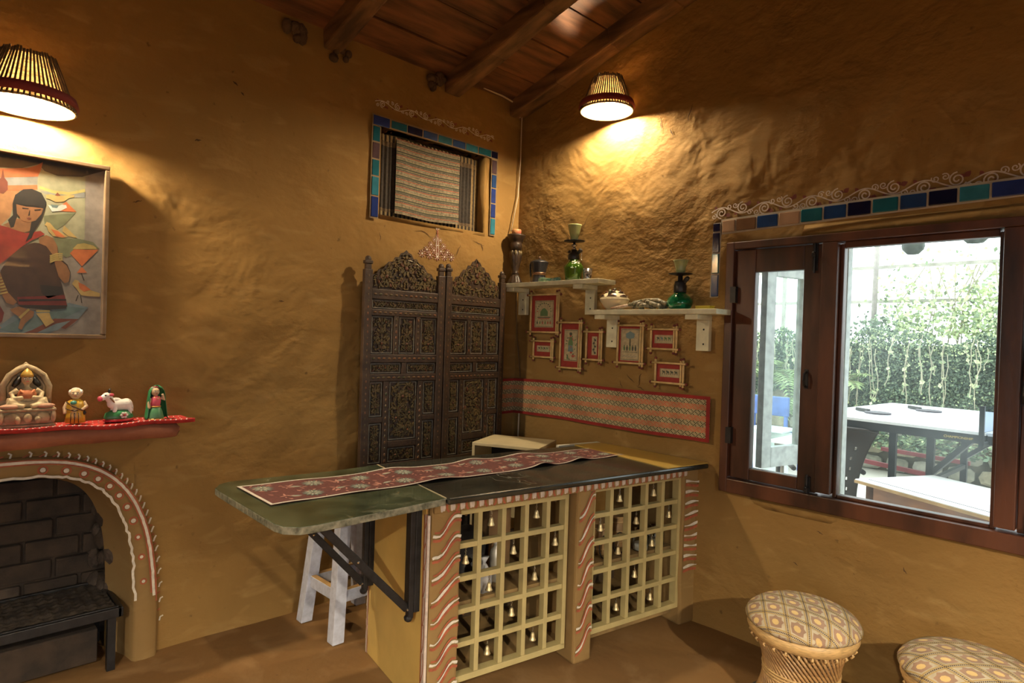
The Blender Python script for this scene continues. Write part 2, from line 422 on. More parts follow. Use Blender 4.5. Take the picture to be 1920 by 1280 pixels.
# sloping ceiling: planks between rafters
ceiling = MB().grid(lambda u, v: (-5.5 + 5.6 * u, 0.1 - 6.1 * v, ceil_z(0.1 - 6.1 * v) + 0.15), 2, 2).build('ceiling', PLANK)
struct(ceiling, 'sloping plank ceiling on rough rafters')
bx = [-0.055, -0.60, -1.40, -2.20, -3.0, -3.8, -4.6, -5.35]
sl = Vector((0, -1, 0.262)).normalized(); up = Vector((0, 0.262, 1)).normalized()
for i in range(len(bx) - 1):
    x1, x0 = bx[i], bx[i + 1]
    y = 0.05; k = 0
    while y > -5.8:
        w = R.uniform(.24, .34) if y > -2.6 else 1.1
        p0 = Vector((0, y - .004, ceil_z(y) + .09)) ; off = R.uniform(-.004, .006)
        M = frame((x0, y, ceil_z(y) + .085 + off), (1, 0, 0), sl, sl.cross(Vector((1, 0, 0))) * -1)
        q = MB(M); q.box(0, x1 - x0, 0.004, w - .004, 0, .02)
        q.build('plank', PLANK, ceiling, bevel=.002)
        y -= w * sl.y * -1
for i, x in enumerate(bx):
    w = [.12, .115, .10, .12, .11, .11, .11, .11][i]
    q = MB(); pts = []
    for j in range(15):
        y = 0.02 - 5.8 * j / 14
        pts.append(Vector((x + .012 * noise.noise(Vector((j * .8, i, 0))), y, ceil_z(y) + .02 + .008 * noise.noise(Vector((j * .9, i, 5))))))
    for j in range(14):
        q.bar(pts[j], pts[j + 1] + (pts[j + 1] - pts[j]) * .02, w, .115, up)
    q.build('rafter', BEAM, ceiling, bevel=.012)
# dark ridge of birds' mud nests under the eaves
for a, z, r in ((-0.74, 2.965, .05), (-1.62, 2.95, .05), (-1.36, 2.93, .035)):
    q = MB(ML)
    for k in range(7):
        q.ell((a + R.uniform(-.05, .05), z + R.uniform(-.04, .03), .01), (r * R.uniform(.4, .8), r * R.uniform(.4, .9), r * .5), 9, 6)
    tag(q.build('wasp_nest', mat('nest_mud', (0.09, 0.05, 0.025), .9, bump=.004, bscale=80), smooth=True, loc=(a, -.02, z)),
        {-0.74: 'dark mud nest under the eaves left of the second rafter from the corner', -1.62: 'dark mud nest left of the third rafter', -1.36: 'small mud lump at the foot of the third rafter'}[a], 'nest')

# ---------------------------------------------------------------- lamps
def lamp(base, out, label, power, cat='lamp', pendant=False):
    """basket-shaded lamp; base = shade centre at rim height, out = unit vector away from the wall"""
    b = Vector(base); out = Vector(out)
    t = thing('fill_pendant_lamp' if pendant else 'wall_lamp', tuple(b), label, cat, 'unseen basket lamps added for fill light' if pendant else 'basket lamps on the mud walls')
    h, r0, r1 = .17, .143, .078
    q = MB(Matrix.Translation(b))
    for j in range(58):
        a = 2 * PI * j / 58
        q.tube([((r0 + .008) * math.cos(a), (r0 + .008) * math.sin(a), -.012), ((r1 + .003) * math.cos(a + .03), (r1 + .003) * math.sin(a + .03), h + R.uniform(0, .012))], .0035, 5)
    q.build('cane_stick', mat('cane_brown', (0.10, 0.055, 0.022), .6, var=.3, scale=50), t)['kind'] = 'stuff'
    q = MB(Matrix.Translation(b)); q.lathe([(r0 - .002, -.008), (r0 - .017, .045), (r1 + .024, .12), (r1 - .004, h)], n=58)
    q.f = [f for f in q.f if len(f) == 4]; q.mi = q.mi[:len(q.f)]
    q.build('straw_shade', straw_mat('woven_straw_' + name_id(), (0.40, 0.23, 0.08), .10), t, smooth=True)
    q = MB(Matrix.Translation(b))
    prof = [(r0 + .004, .006), (r0 + .016, .010), (r0 + .006, .040), (r0 - .012, .045)]
    q.lathe(prof, n=58); q.f = [f for f in q.f if len(f) == 4]; q.mi = q.mi[:len(q.f)]
    q.build('red_band', mat('red_cloth_band', (0.20, 0.022, 0.018), .8, bump=.002, bscale=120), t, smooth=True)
    for nm, rr, zz in (('rim_ring', r0 + .004, -.008), ('top_ring', r1 + .002, h - .004)):
        q = MB(Matrix.Translation(b)); q.tube(ring(rr, 40, (0, 0, zz)), .005, 6, closed=True); q.build(nm, mat('cane_pale', (0.36, 0.22, 0.08), .6), t, smooth=True)
    q = MB()
    if pendant: q.tube([b + Vector((0, 0, .14)), Vector((b.x, b.y, ceil_z(b.y)))], .005, 6)
    else: q.tube([b - out * .165 + Vector((0, 0, .10)), b - out * .10 + Vector((0, 0, .125)), b - out * .055 + Vector((0, 0, .125)), b - out * .055 + Vector((0, 0, .10))], .008, 8); q.build('cord' if pendant else 'bracket_arm', IRON, t, smooth=True)
    b0 = b; b = (b + Vector((0, 0, .042))) if pendant else b - out * .068 + Vector((0, 0, .016))
    q = MB(Matrix.Translation(b)); q.lathe([(.0, .05), (.018, .052), (.022, .07), (.058, .085), (.058, .10), (.0, .103)], n=16); q.build('lamp_holder', BLACKP, t, smooth=True)  # cap widened to cut the light thrown up at the ceiling
    q = MB(Matrix.Translation(b)); q.lathe([(.001, -.018), (.018, -.012), (.028, .008), (.024, .03), (.014, .052)], n=12); bu = q.build('bulb', emit_mat('bulb_glow_' + name_id(), FILL_COLOUR if pendant else LAMP_COLOUR, power / (PI * .0098)), t, smooth=True)
    return t
_n = [0]
def name_id():
    _n[0] += 1; return str(_n[0])
lamp((-2.68, -.162, 2.255), (0, -1, 0), 'cane basket lamp with red band above the framed painting', LAMP_POWER)
lamp((-.162, -.853, 2.752), (-1, 0, 0), 'cane basket lamp with red band below the rafters near the room corner', LAMP_POWER * .86)
lamp((-4.2, -3.5, 2.0), (0, 0, 1), 'cane basket fill lamp added over the unseen left part of the room', FILL_LAMP_POWER, pendant=True)
lamp((-2.3, -4.6, 2.0), (0, 0, 1), 'cane basket fill lamp added over the unseen near part of the room', FILL_LAMP_POWER, pendant=True)
# ---------------------------------------------------------------- large window in the right wall
TILE = {n: mat('tile_' + n, tuple(v * .6 for v in c) if n not in ('lamp_sheen', 'brown') else c, 0.12, var=.10, scale=14, coat=.4) for n, c in dict(
    navy=(0.010, 0.014, 0.055), blue=(0.022, 0.075, 0.24), teal=(0.020, 0.165, 0.22), sky=(0.045, 0.26, 0.36),
    mauve=(0.14, 0.085, 0.10), royal=(0.025, 0.055, 0.26), lamp_sheen=(0.34, 0.22, 0.14), brown=(0.16, 0.09, 0.05)).items()}  # palest tile tone has the lamp's reflection on dark tiles put into its colour
GROUT = mat('tile_grout', (0.42, 0.36, 0.27), .8)
win = MB(MR)
def wbox(q, a0, a1, z0, z1, d0, d1): q.box(a0, a1, z0, z1, d0, d1)
# fixed frame members
wbox(win, 1.530, 1.572, .716, 1.962, -.085, .020); wbox(win, 1.990, 2.058, .80, 1.925, -.085, .020)
wbox(win, 2.640, 2.705, .80, 1.925, -.085, .020); wbox(win, 3.125, 3.168, .716, 1.962, -.085, .020)
wbox(win, 1.572, 3.125, 1.925, 1.962, -.085, .020); wbox(win, 1.572, 3.125, .716, .785, -.085, .024)
window_1 = struct(win.build('window_1', WINWOOD, bevel=.004), 'dark brown wooden window with a fixed pane and a narrow sash')
q = MB(MR)                                           # beads holding the fixed pane
for a0, a1, z0, z1 in ((2.058, 2.075, .785, 1.915), (2.624, 2.640, .785, 1.915), (2.075, 2.624, 1.897, 1.925), (2.075, 2.624, .785, .80)):
    wbox(q, a0, a1, z0, z1, -.055, -.012)
q.build('glazing_bead', WINWOOD, window_1, bevel=.004)
q = MB(MR); wbox(q, 2.065, 2.634, .79, 1.91, -.040, -.036); q.build('pane', BLUEGL, window_1)
def sash(a0, a1, z0, z1, sw, swr, top, bot, name):
    q = MB(MR)
    wbox(q, a0, a0 + sw, z0, z1, -.05, -.004); wbox(q, a1 - swr, a1, z0, z1, -.05, -.004)
    wbox(q, a0 + sw, a1 - swr, z1 - top, z1, -.05, -.006); wbox(q, a0 + sw, a1 - swr, z0, z0 + bot, -.05, -.006)
    s_ = q.build(name, WINWOOD, window_1, bevel=.004)
    q = MB(MR); wbox(q, a0 + sw - .005, a1 - swr + .005, z0 + bot - .005, z1 - top + .005, -.030, -.026); q.build('pane', BLUEGL, s_)
    return s_
s1 = sash(1.574, 1.988, .790, 1.922, .100, .083, .112, .058, 'sash')
s2 = sash(2.707, 3.123, .790, 1.922, .083, .100, .112, .058, 'sash')
for s_, a, sg in ((s1, 1.955, 1), (s2, 2.74, 1)):
    q = MB(MR)                                       # tower bolts and pull handle
    for z0, z1 in ((1.80, 1.94), (.745, .86)):
        wbox(q, a - .012, a + .012, z0, z1, -.004, .002); q.tube([(a, z0 - .01, .008), (a, z1 + .01, .008)], .005, 8)
        wbox(q, a - .008, a + .008, (z0 + z1) / 2 - .008, (z0 + z1) / 2 + .008, .0, .022)
        q.ell((a, (z0 + z1) / 2 + .01, .02), .008, 8, 6)
    q.build('tower_bolt', IRON, s_)
    q = MB(MR); wbox(q, a - .03, a - .014, 1.26, 1.35, -.004, 0); q.tube([(a - .022, 1.27, 0), (a - .022, 1.275, .022), (a - .022, 1.30, .03), (a - .022, 1.33, .022), (a - .022, 1.338, 0)], .005, 8); q.build('pull_handle', IRON, s_)
for z in (1.70, 1.0):
    q = MB(MR); wbox(q, 1.560, 1.588, z - .04, z + .04, -.002, .023); q.build('hinge', IRON, s1)
# outer shutter of the left sash, opened away from the wall
OS = mat('outer_sash_grey', (0.42, 0.44, 0.42), .7, var=.12, scale=20)  # plain grey for the outer sash and post
Mo = MR @ Matrix.Translation((1.565, 0, -.345)) @ Matrix.Rotation(math.radians(76), 4, 'Y')
q = MB(Mo)
for a0, a1, z0, z1 in ((0, .075, .79, 1.92), (.30, .375, .79, 1.92), (.075, .30, 1.83, 1.92), (.075, .30, .79, .90)): q.box(a0, a1, z0, z1, -.02, .02)
osh = q.build('outer_sash', OS, window_1, bevel=.003)
q = MB(Mo); q.box(.07, .305, .895, 1.835, -.003, .001); q.build('pane', BLUEGL, osh)
q = MB(Mo); q.tube([(.335, 1.22, .02), (.335, 1.225, .045), (.335, 1.27, .055), (.335, 1.32, .045), (.335, 1.325, .02)], .005, 8)
for z in (1.75, .98): q.bar((.35, z, .02), (.375, z, .05), .012, .012)
q.build('pull_handle', IRON, osh)

q = MB(MR); q.box(1.950, 2.004, .72, 1.955, -.34, -.28); q.build('outer_post', OS, window_1, bevel=.003)
# tiles over and beside the large window
def tile(par, M, a0, a1, z0, z1, col, d=.010):
    q = MB(M); g = .004
    q.box(a0 + g, a1 - g, z0 + g, z1 - g, .004, d + R.uniform(-.0015, .0015)); return q.build('tile', TILE[col], par, bevel=.003)
ta = [1.497, 1.570, 1.676, 1.783, 1.885, 1.985, 2.085, 2.184, 2.287, 2.388, 2.491, 2.593, 2.70, 2.80, 2.90, 3.0, 3.1]
tcol = ['lamp_sheen', 'brown', 'blue', 'lamp_sheen', 'teal', 'blue', 'navy', 'teal', 'blue', 'navy', 'sky', 'royal', 'teal', 'navy', 'blue', 'teal']
def topz(a): return 2.022 + (a - 1.5) * .022
for i in range(len(tcol)):
    tile(wall_right, MR, ta[i], ta[i + 1], topz(ta[i]) - .008, topz(ta[i]) + .058, tcol[i], .014)
q = MB(MR); q.flat([(1.49, 2.008), (3.1, 2.045), (3.1, 2.12), (1.49, 2.085)], .0065)
q.flat([(1.440, 1.69), (1.487, 1.69), (1.495, 2.07), (1.448, 2.07)], .0065); q.build('grout', GROUT, wall_right)
sz = [2.070, 2.022, 1.915, 1.808, 1.690]
for i, c in enumerate(('navy', 'navy', 'teal', 'blue')): tile(wall_right, MR, 1.445, 1.490, sz[i + 1], sz[i], c, .014)

# painted vine over the window (flat paint on the wall)
def vine(par, M, a0, a1, z, unit, amp, wl, seed, names=('painted_vine', 'painted_vine_leaves'), mats=None):
    rr = random.Random(seed); w = MB(M); l = MB(M); n = int(round((a1 - a0) / unit)); u = (a1 - a0) / n
    D0, D1 = .0095, .0105
    stem = [(a0 + u * n * i / (n * 14), z + amp * .42 * math.sin(2 * PI * i / 28.0)) for i in range(n * 14 + 1)]
    for p in ribbon(stem, wl): w.flat(p, D1)
    for i in range(n):
        a = a0 + u * (i + .5); sg = 1 if i % 2 else -1
        cx, cz = a, z + sg * amp * .18
        for p in ribbon(spiral(cx, cz, amp * .62, 1.7, PI / 2 * sg, 24, sg), wl): w.flat(p, D1 + .0004)
        for k in range(2):
            sx = a + u * (.34 if k else -.36); szz = z - sg * amp * (.42 if k else -.5)
            for p in ribbon(spiral(sx, szz, amp * .33, 1.3, rr.uniform(0, 6), 16, 1 if k else -1), wl * .85): w.flat(p, D1 + .0008)
        l.flat(leaf(a + u * .22, z + sg * amp * .30, rr.uniform(.3, 1.2) * sg, amp * .62, amp * .5), D0)
        l.flat(leaf(a + u * .22, z + sg * amp * .30, rr.uniform(2.2, 2.9) * sg, amp * .5, amp * .4), D0 + .0003)
        l.flat(leaf(a - u * .25, z - sg * amp * .25, rr.uniform(-2.6, -1.8) * sg, amp * .45, amp * .36), D0)
    mats = mats or (PINKW, OCHRE_D)
    conform(w, 'R' if M is MR else 'L'); conform(l, 'R' if M is MR else 'L'); stuff(w.build(names[0], mats[0], par)); stuff(l.build(names[1], mats[1], par))
OCHRE_D = mat('dark_red_paint', (0.16, 0.035, 0.022), .8, var=.1, scale=30)
vine(wall_right, MR, 1.43, 3.2, 2.128, .108, .046, .0055, 3)
vine(wall_left, ML, -1.135, -.245, 2.742, .098, .032, .0045, 4, mats=(LIME, OCHRE_D))

# triangular flower motif under the high window
w = MB(ML); l = MB(ML)
def rosette(q1, q2, a, z, r, n=8):
    for k in range(n):
        an = 2 * PI * k / n; q1.flat(leaf(a + r * .2 * math.cos(an), z + r * .2 * math.sin(an), an, r * .72, r * .26), .0105)
        q2.flat(leaf(a + r * .3 * math.cos(an), z + r * .3 * math.sin(an), an, r * .5, r * .09), .0112)
    q2.flat(disc(a, z, r * .2, 10), .0114)
for a, z, r in [(-.678 + .054 * k, 1.927 + .004 * abs(k), .033) for k in (-2, -1, 0, 1, 2)] + [(-.678 + .052 * k, 1.962, .029) for k in (-1.45, -.5, .5, 1.45)] + [(-.678 + .046 * k, 1.995, .026) for k in (-1, 0, 1)] + [(-.698, 2.028, .021), (-.658, 2.028, .021), (-.678, 2.052, .018), (-.678, 2.078, .012)]:
    rosette(l, w, a, z, r)
for p in ribbon([(-.678, 1.915), (-.676, 2.0), (-.678, 2.10)], .006): l.flat(p, .0108)
for p in ribbon(spiral(-.678, 2.095, .014, 1.2, 0), .004): w.flat(p, .0112)
for sg in (-1, 1):
    for p in ribbon([(-.678 + sg * .006, 1.915), (-.678 + sg * .008, 2.0), (-.678, 2.07)], .003): w.flat(p, .0118)
conform(w, 'L'); conform(l, 'L'); stuff(w.build('painted_motif_white', LIME, wall_left)); stuff(l.build('painted_motif_red', mat('motif_red', (0.24, 0.05, 0.02), .8), wall_left))

# cracks and chips in the plaster
def cracks(par, M, side, lst, seed):
    rr = random.Random(seed); q = MB(M)
    for a, z, an, ln, w_ in lst:
        pts = [(a, z)]
        for k in range(6):
            an2 = an + rr.uniform(-.55, .55); pts.append((pts[-1][0] + ln / 6 * math.cos(an2), pts[-1][1] + ln / 6 * math.sin(an2)))
        for p in ribbon(pts, lambda t_: w_ * (1.1 - abs(2 * t_ - 1)) + .0008): q.flat(p, .0095)
    conform(q, side); stuff(q.build('plaster_crack', mat('crack_brown', (0.075, 0.038, 0.013), .95), par))
cracks(wall_right, MR, 'R', [(.93, 1.26, -1.0, .07, .004), (1.03, 1.27, -1.9, .08, .004), (1.12, 1.25, -2.2, .05, .003), (1.0, 1.20, -.5, .06, .003), (.88, 1.22, -.9, .05, .003), (1.10, 2.70, -1.7, .10, .006), (1.17, 2.62, -1.5, .05, .006), (1.30, 2.72, -1.6, .09, .005), (.44, 2.13, -.9, .12, .003), (.60, 2.20, -2.1, .09, .003), (2.0, .62, -.4, .03, .004), (2.35, .56, -.9, .03, .004), (1.9, .45, -.6, .025, .004)], 5)
cracks(wall_left, ML, 'L', [(-.84, 2.06, -.15, .14, .003), (-.40, 2.06, -.3, .10, .003), (-.33, 2.05, -1.2, .05, .003), (-.50, 2.02, -2.2, .08, .003), (-1.08, 2.02, -1.4, .05, .003), (-1.9, 2.62, -.6, .03, .008), (-1.86, 2.58, -.9, .02, .008), (-2.06, 2.30, .3, .03, .008), (-2.30, 1.98, .4, .04, .005), (-1.65, 1.60, .1, .03, .004)], 6)

# ---------------------------------------------------------------- high window: tiles, dark mat, striped rug
lz = [2.665, 2.605, 2.515, 2.42, 2.325, 2.215, 2.095]
for i, c in enumerate(('royal', 'teal', 'mauve', 'teal', 'sky', 'royal')): tile(wall_left, ML, -1.152 , -1.100 if i else -1.04, lz[i + 1], lz[i], c)
lx = [-1.035, -.925, -.815, -.705, -.595, -.49, -.385, -.275, -.215]
for i, c in enumerate(('teal', 'navy', 'blue', 'teal', 'blue', 'sky', 'teal', 'navy')): tile(wall_left, ML, lx[i], lx[i + 1], 2.612, 2.662, c)
rz = [2.605, 2.51, 2.42, 2.32, 2.225, 2.115]
for i, c in enumerate(('mauve', 'blue', 'royal', 'royal', 'sky')): tile(wall_left, ML, -.268, -.222, rz[i + 1], rz[i], c)
q = MB(ML); q.flat([(-1.155, 2.09), (-1.10, 2.09), (-1.10, 2.61), (-.27, 2.61), (-.27, 2.11), (-.219, 2.11), (-.214, 2.665), (-1.155, 2.668)], .006)
q.build('grout', mat('dark_grout', (0.22, 0.15, 0.075), .8), wall_left)
TAN = mat('tan_cloth', (0.20, 0.135, 0.055), .85, var=.15, scale=60)
CHAR = mat('charcoal_cloth', (0.030, 0.022, 0.016), .9, var=.2, scale=60)
MIDB = mat('brown_cloth', (0.11, 0.07, 0.035), .9, var=.2, scale=60)
q = MB(ML); n = 180
def fold(u, v):
    a = WX0 + .012 + (WX1 - WX0 - .022) * u
    return (a, 2.132 + .464 * v + .0015 * math.sin(u * 50), -.066 + .0045 * math.sin(u * 2 * PI * 26))
rows = [0, .05, .09, .12, .80, .86, .92, 1.0]
base = len(q.v)
for vi, v in enumerate(rows):
    for i in range(n + 1): q.v.append(ML @ Vector(fold(i / n, v)))
for vi in range(len(rows) - 1):
    for i in range(n):
        q.f.append([vi * (n + 1) + i, vi * (n + 1) + i + 1, (vi + 1) * (n + 1) + i + 1, (vi + 1) * (n + 1) + i])
        light = (i / n > .93) or vi in (0, 6)
        q.mi.append(0 if light and (i % 7 < 5) else (2 if vi in (1, 5) else 1))
tag(q.build('window_curtain', [TAN, CHAR, MIDB], smooth=True, loc=(-.7, .07, 2.13)), 'dark ridged cloth closing the high window behind the striped rug', 'curtain')
q = MB(ML)
cols = {0: mat('rug_beige', (0.21, 0.165, 0.10), .9, var=.2, scale=90), 1: mat('rug_black', (0.035, 0.032, 0.026), .9), 2: mat('rug_red', (0.22, 0.04, 0.02), .9), 3: mat('rug_green', (0.055, 0.075, 0.035), .9), 4: mat('rug_grey', (0.145, 0.125, 0.085), .9, var=.2, scale=90)}
pat = [0, 0, 4, 0, 2, 0, 1, 4, 1, 3, 0, 0, 4, 0, 0, 2, 4, 1, 0, 3, 1]
seq = (pat * 6)[:100]
nu = 26
for j in range(len(seq) + 1):
    for i in range(nu + 1):
        u, v = i / nu, j / len(seq)
        q.v.append(ML @ Vector((-.962 + .473 * u, 2.148 + .434 * v + .003 * math.sin(u * 7 + 1) - .012 * (1 - v) * math.sin(u * PI) * .3, -.045 + .003 * math.sin(u * 9 + v * 3) + .0015 * math.sin(u * 21))))
for j in range(len(seq)):
    for i in range(nu):
        q.f.append([j * (nu + 1) + i, j * (nu + 1) + i + 1, (j + 1) * (nu + 1) + i + 1, (j + 1) * (nu + 1) + i]); q.mi.append(seq[j])
tag(q.build('striped_rug', [cols[k] for k in range(5)], smooth=True, loc=(-.72, .05, 2.155)), 'handwoven striped rug hung across the high tiled window', 'rug')

# ---------------------------------------------------------------- fireplace
fp = thing('fireplace', (ARC_X, 0, 0), 'arched mud fireplace painted with white and red lines and dots', 'fireplace')
q = MB(ML); n = 72
OA, OB, ON = .585, .926, 3.2
def band(f, t):                                       # f 0 inner edge .. 1 outer edge
    i = arch(ARC_A, ARC_B, ARC_N, t); o = arch(OA, OB, ON, t)
    return (i[0] + (o[0] - i[0]) * f, i[1] + (o[1] - i[1]) * f)
prof = [(-.62, -.20), (-.34, -.12), (-.10, -.05), (0, .018), (.12, .034), (.5, .040), (.88, .034), (1.0, .016), (1.03, -.03)]
q.grid(lambda u, v: (*band(prof[int(round(v * 8))][0], PI * u), prof[int(round(v * 8))][1] + .003 * noise.noise(Vector((u * 30, v * 4, 0)))), n, 8)
q.build('arch_band', MUDS, fp, smooth=True)
wq = MB(ML); rq = MB(ML)
def arcline(mb_, f, w, t0, t1, d, jag=0):
    pts = [band(f + R.uniform(-jag, jag), t0 + (t1 - t0) * i / 110) for i in range(111)]
    for p in ribbon(pts, w): mb_.flat(p, d)
arcline(wq, .80, .011, .14, PI - .14, .0425, .012); arcline(rq, .90, .006, .12, PI - .12, .0415); arcline(rq, .70, .006, .15, PI - .15, .0425)
arcline(wq, .04, .010, .12, PI - .12, .0385, .05)
for i in range(23):
    t = .20 + (PI - .40) * i / 22; p = band(.40, t); r = .018 if .5 < t < PI - .5 else .013
    for pp in ribbon([(p[0] + r * .85 * math.cos(k * PI / 7), p[1] + r * .85 * math.sin(k * PI / 7)) for k in range(15)], .006): rq.flat(pp, .0432)
    wq.flat(disc(p[0], p[1], r * .52, 12), .0438)
for i in range(54):
    t = .06 + (PI - .12) * i / 53; p = band(1.14, t); an = math.atan2(p[1] - .35, p[0] - ARC_X) + .9
    for pp in ribbon([(p[0] + .014 * math.cos(an), p[1] + .014 * math.sin(an)), (p[0], p[1] + .004), (p[0] - .006 * math.sin(an), p[1] - .012)], .0065): wq.flat(pp, .0105)
    p = band(1.03, t + .02)
    for pp in ribbon([(p[0] - .012, p[1] - .004), (p[0] + .010, p[1] + .008)], .005): rq.flat(pp, .0110)
stuff(wq.build('white_paint_line', LIME, fp)); stuff(rq.build('red_paint_line', OCHRE, fp))
# firebox: bricks laid as pieces, rubble on the right cheek
SOOT = mat('sooty_brick', (0.045, 0.028, 0.017), .9, scale=14, rgb2=(0.020, 0.013, 0.009), bump=.004, bscale=50)
SOOT2 = mat('ashy_brick', (0.085, 0.058, 0.040), .9, scale=16, rgb2=(0.040, 0.027, 0.019), bump=.004, bscale=50)
q = MB(ML); q.box(-3.35, -2.15, 0, .95, -.42, -.37); q.box(-3.35, -3.24, 0, .95, -.37, -.045); q.box(-2.26, -2.15, 0, .95, -.37, -.045); q.box(-3.35, -2.15, .86, .95, -.37, -.045)
q.build('firebox_lining', SOOT, fp)
for r_ in range(9):
    z = .03 + r_ * .092; a = -3.235 + (-.10 if r_ % 2 else 0)
    while a < -2.30:
        L0, L1 = max(a, -3.23), min(a + .205, -2.275)
        if L1 - L0 > .04:
            q = MB(ML); q.box(L0 + .005, L1 - .005, z + .005, z + .087, -.375, -.345 + R.uniform(-.008, .008))
            q.build('brick', SOOT2 if r_ < 4 and R.random() < .6 else SOOT, fp, bevel=.006)
        a += .21
for k in range(22):
    z = .20 + R.random() * .5; d = -.05 - R.random() * .28
    q = MB(ML); s_ = R.uniform(.03, .065)
    q.ell((-2.30 - R.uniform(0, .05), z, d - .10), (s_ * .6, s_, s_ * R.uniform(.8, 1.3)), 9, 6); q.build('rubble_stone', SOOT2 if R.random() < .5 else SOOT, fp)
# iron fire tray
g = thing('fire_grate', (ARC_X, 0, 0), 'black iron fire tray on legs in the sooty fireplace', 'grate')
q = MB(ML)
q.box(-3.2, -2.31, .232, .250, -.34, .045); q.box(-3.2, -2.31, .222, .262, .040, .056); q.box(-3.2, -2.31, .222, .262, -.345, -.33); q.box(-2.325, -2.305, .222, .262, -.345, .056)
q.build('tray', IRON, g, bevel=.003)
ASHI = mat('ash_iron', (0.050, 0.036, 0.024), .85, scale=24, rgb2=(0.015, 0.011, 0.009), bump=.004, bscale=70)
q = MB(ML); q.grid(lambda u, v: (-3.17 + .84 * u, .256 + .010 * abs(math.sin(u * 70)) * abs(math.sin(v * 26)) + .006 * noise.noise(Vector((u * 20, v * 12, 0))), -.31 + .33 * v), 90, 40)
q.build('embossed_plate', ASHI, g, smooth=True)
for a0, a1, d in ((-3.18, -2.32, -.325), (-3.18, -2.32, .028)):
    q = MB(ML); q.box(a0, a1, .25, .266, d, d + .014); q.build('raised_rim', IRON, g, bevel=.002)
for a in (-3.17, -2.36):
    for d in (-.3, .02):
        q = MB(ML); q.box(a, a + .03, 0.0, .232, d, d + .03); q.build('leg', IRON, g)
q = MB(ML); q.box(-3.15, -2.38, .02, .16, -.30, -.03); q.build('ash_box', SOOT, g, bevel=.006)
# ---------------------------------------------------------------- mantel shelf, cloth, figurines
TERRA = mat('terracotta_plaster', (0.36, 0.125, 0.06), .75, scale=9, rgb2=(0.24, 0.075, 0.035), bump=.004, bscale=30)
q = MB(ML)
def mant(u, v):
    a = -3.42 + 1.29 * u; end = max(0, (u - .955) / .045)
    prof = [(-.01, 1.052), (.17, 1.050), (.195, 1.040), (.200, 1.015), (.185, .985), (.12, .978), (-.01, .972)]
    d, z = prof[int(round(v * 6))]
    z = z + .006 * noise.noise(Vector((u * 14, v * 3, 2))) - .004 * math.sin(u * 6)
    if d > 0: d += .006 * noise.noise(Vector((u * 9, 3, v)))
    k = math.sqrt(max(0, 1 - end ** 3))
    return (a, 1.012 + (z - 1.012) * (.35 + .65 * k), d * (.75 + .25 * k) if d > 0 else d)
q.grid(mant, 60, 6)
q.f.append([j * 61 + 60 for j in range(7)]); q.mi.append(0)
q.f.append([j * 61 for j in range(6, -1, -1)]); q.mi.append(0)
tag(q.build('mantel_shelf', TERRA, smooth=True, loc=(-2.75, 0, .975)), 'rounded terracotta mantel shelf over the painted fireplace', 'shelf')
RED = mat('red_cloth', (0.42, 0.022, 0.016), .8, var=.12, scale=50)
mc = thing('mantel_cloth', (-2.75, -.1, 1.055), 'red cloth with white dots laid along the mantel shelf', 'cloth')
q = MB(ML)
def cl(u, v):
    a = -3.4 + 1.31 * u; w = .006 * math.sin(u * 31) + .006 * math.sin(u * 13 + 1)
    d = .012 + (.198 + .006 * math.sin(u * 19)) * min(1, v / .85)
    z = 1.0565 + (.004 + w * .5 if v > .6 else .0) - (.012 * (v - .85) / .15 if v > .85 else 0)
    if v > .8 and v < .97: z += .006
    return (a, z, d)
q.grid(cl, 110, 14); q.build('cloth', RED, mc, smooth=True, mods=[('SOLIDIFY', dict(thickness=.002, offset=1))])
q = MB(ML)
for k in range(64):
    u = .01 + .98 * k / 64
    for v, o in ((.90, 0), (.72, .5), (.45, 0), (.2, .5)):
        p = Vector(cl(u + o * .015, v)); q.ell((p.x, p.y + .0012, p.z), (.0032, .0016, .0032), 7, 4)
stuff(q.build('white_dots', PURE, mc))

SKIN = mat('painted_skin', (0.50, 0.27, 0.13), .5, var=.06); PALE = mat('pale_clay', (0.55, 0.43, 0.25), .65, scale=40, rgb2=(0.40, 0.29, 0.16), bump=.001, bscale=160)
STONE = mat('carved_soapstone', (0.44, 0.33, 0.19), .7, scale=30, rgb2=(0.24, 0.17, 0.09), bump=.002, bscale=120)
HAIR = mat('black_hair_paint', (0.010, 0.008, 0.007), .4); YROBE = mat('yellow_robe_glaze', (0.52, 0.30, 0.03), .35, var=.08)
LINEK = mat('brown_outline', (0.06, 0.028, 0.012), .5); GREEN = mat('green_glaze', (0.035, 0.20, 0.075), .35, var=.12); PINK = mat('pink_glaze', (0.60, 0.09, 0.14), .35, var=.08)
REDG = mat('red_glaze', (0.42, 0.02, 0.03), .4); GOLDP = mat('gold_paint', (0.50, 0.30, 0.06), .4, metal=.3); DGREEN = mat('teal_shirt', (0.05, 0.22, 0.17), .4)
FLESH2 = mat('cream_clay_skin', (0.62, 0.45, 0.27), .5)
def blob(name, m, par, ells, vox=.0028, tubes=(), M=None):
    """one continuous modelled body: overlapping lumps fused by a voxel remesh"""
    q = MB(M)
    for e in ells: q.ell(e[0], e[1], 14, 9)
    for pts, r in tubes: q.tube(pts, r, 10)
    return q.build(name, m, par, smooth=True, mods=[('REMESH', dict(mode='VOXEL', voxel_size=vox, use_smooth_shade=True)), ('SMOOTH', dict(factor=.5, iterations=3))])
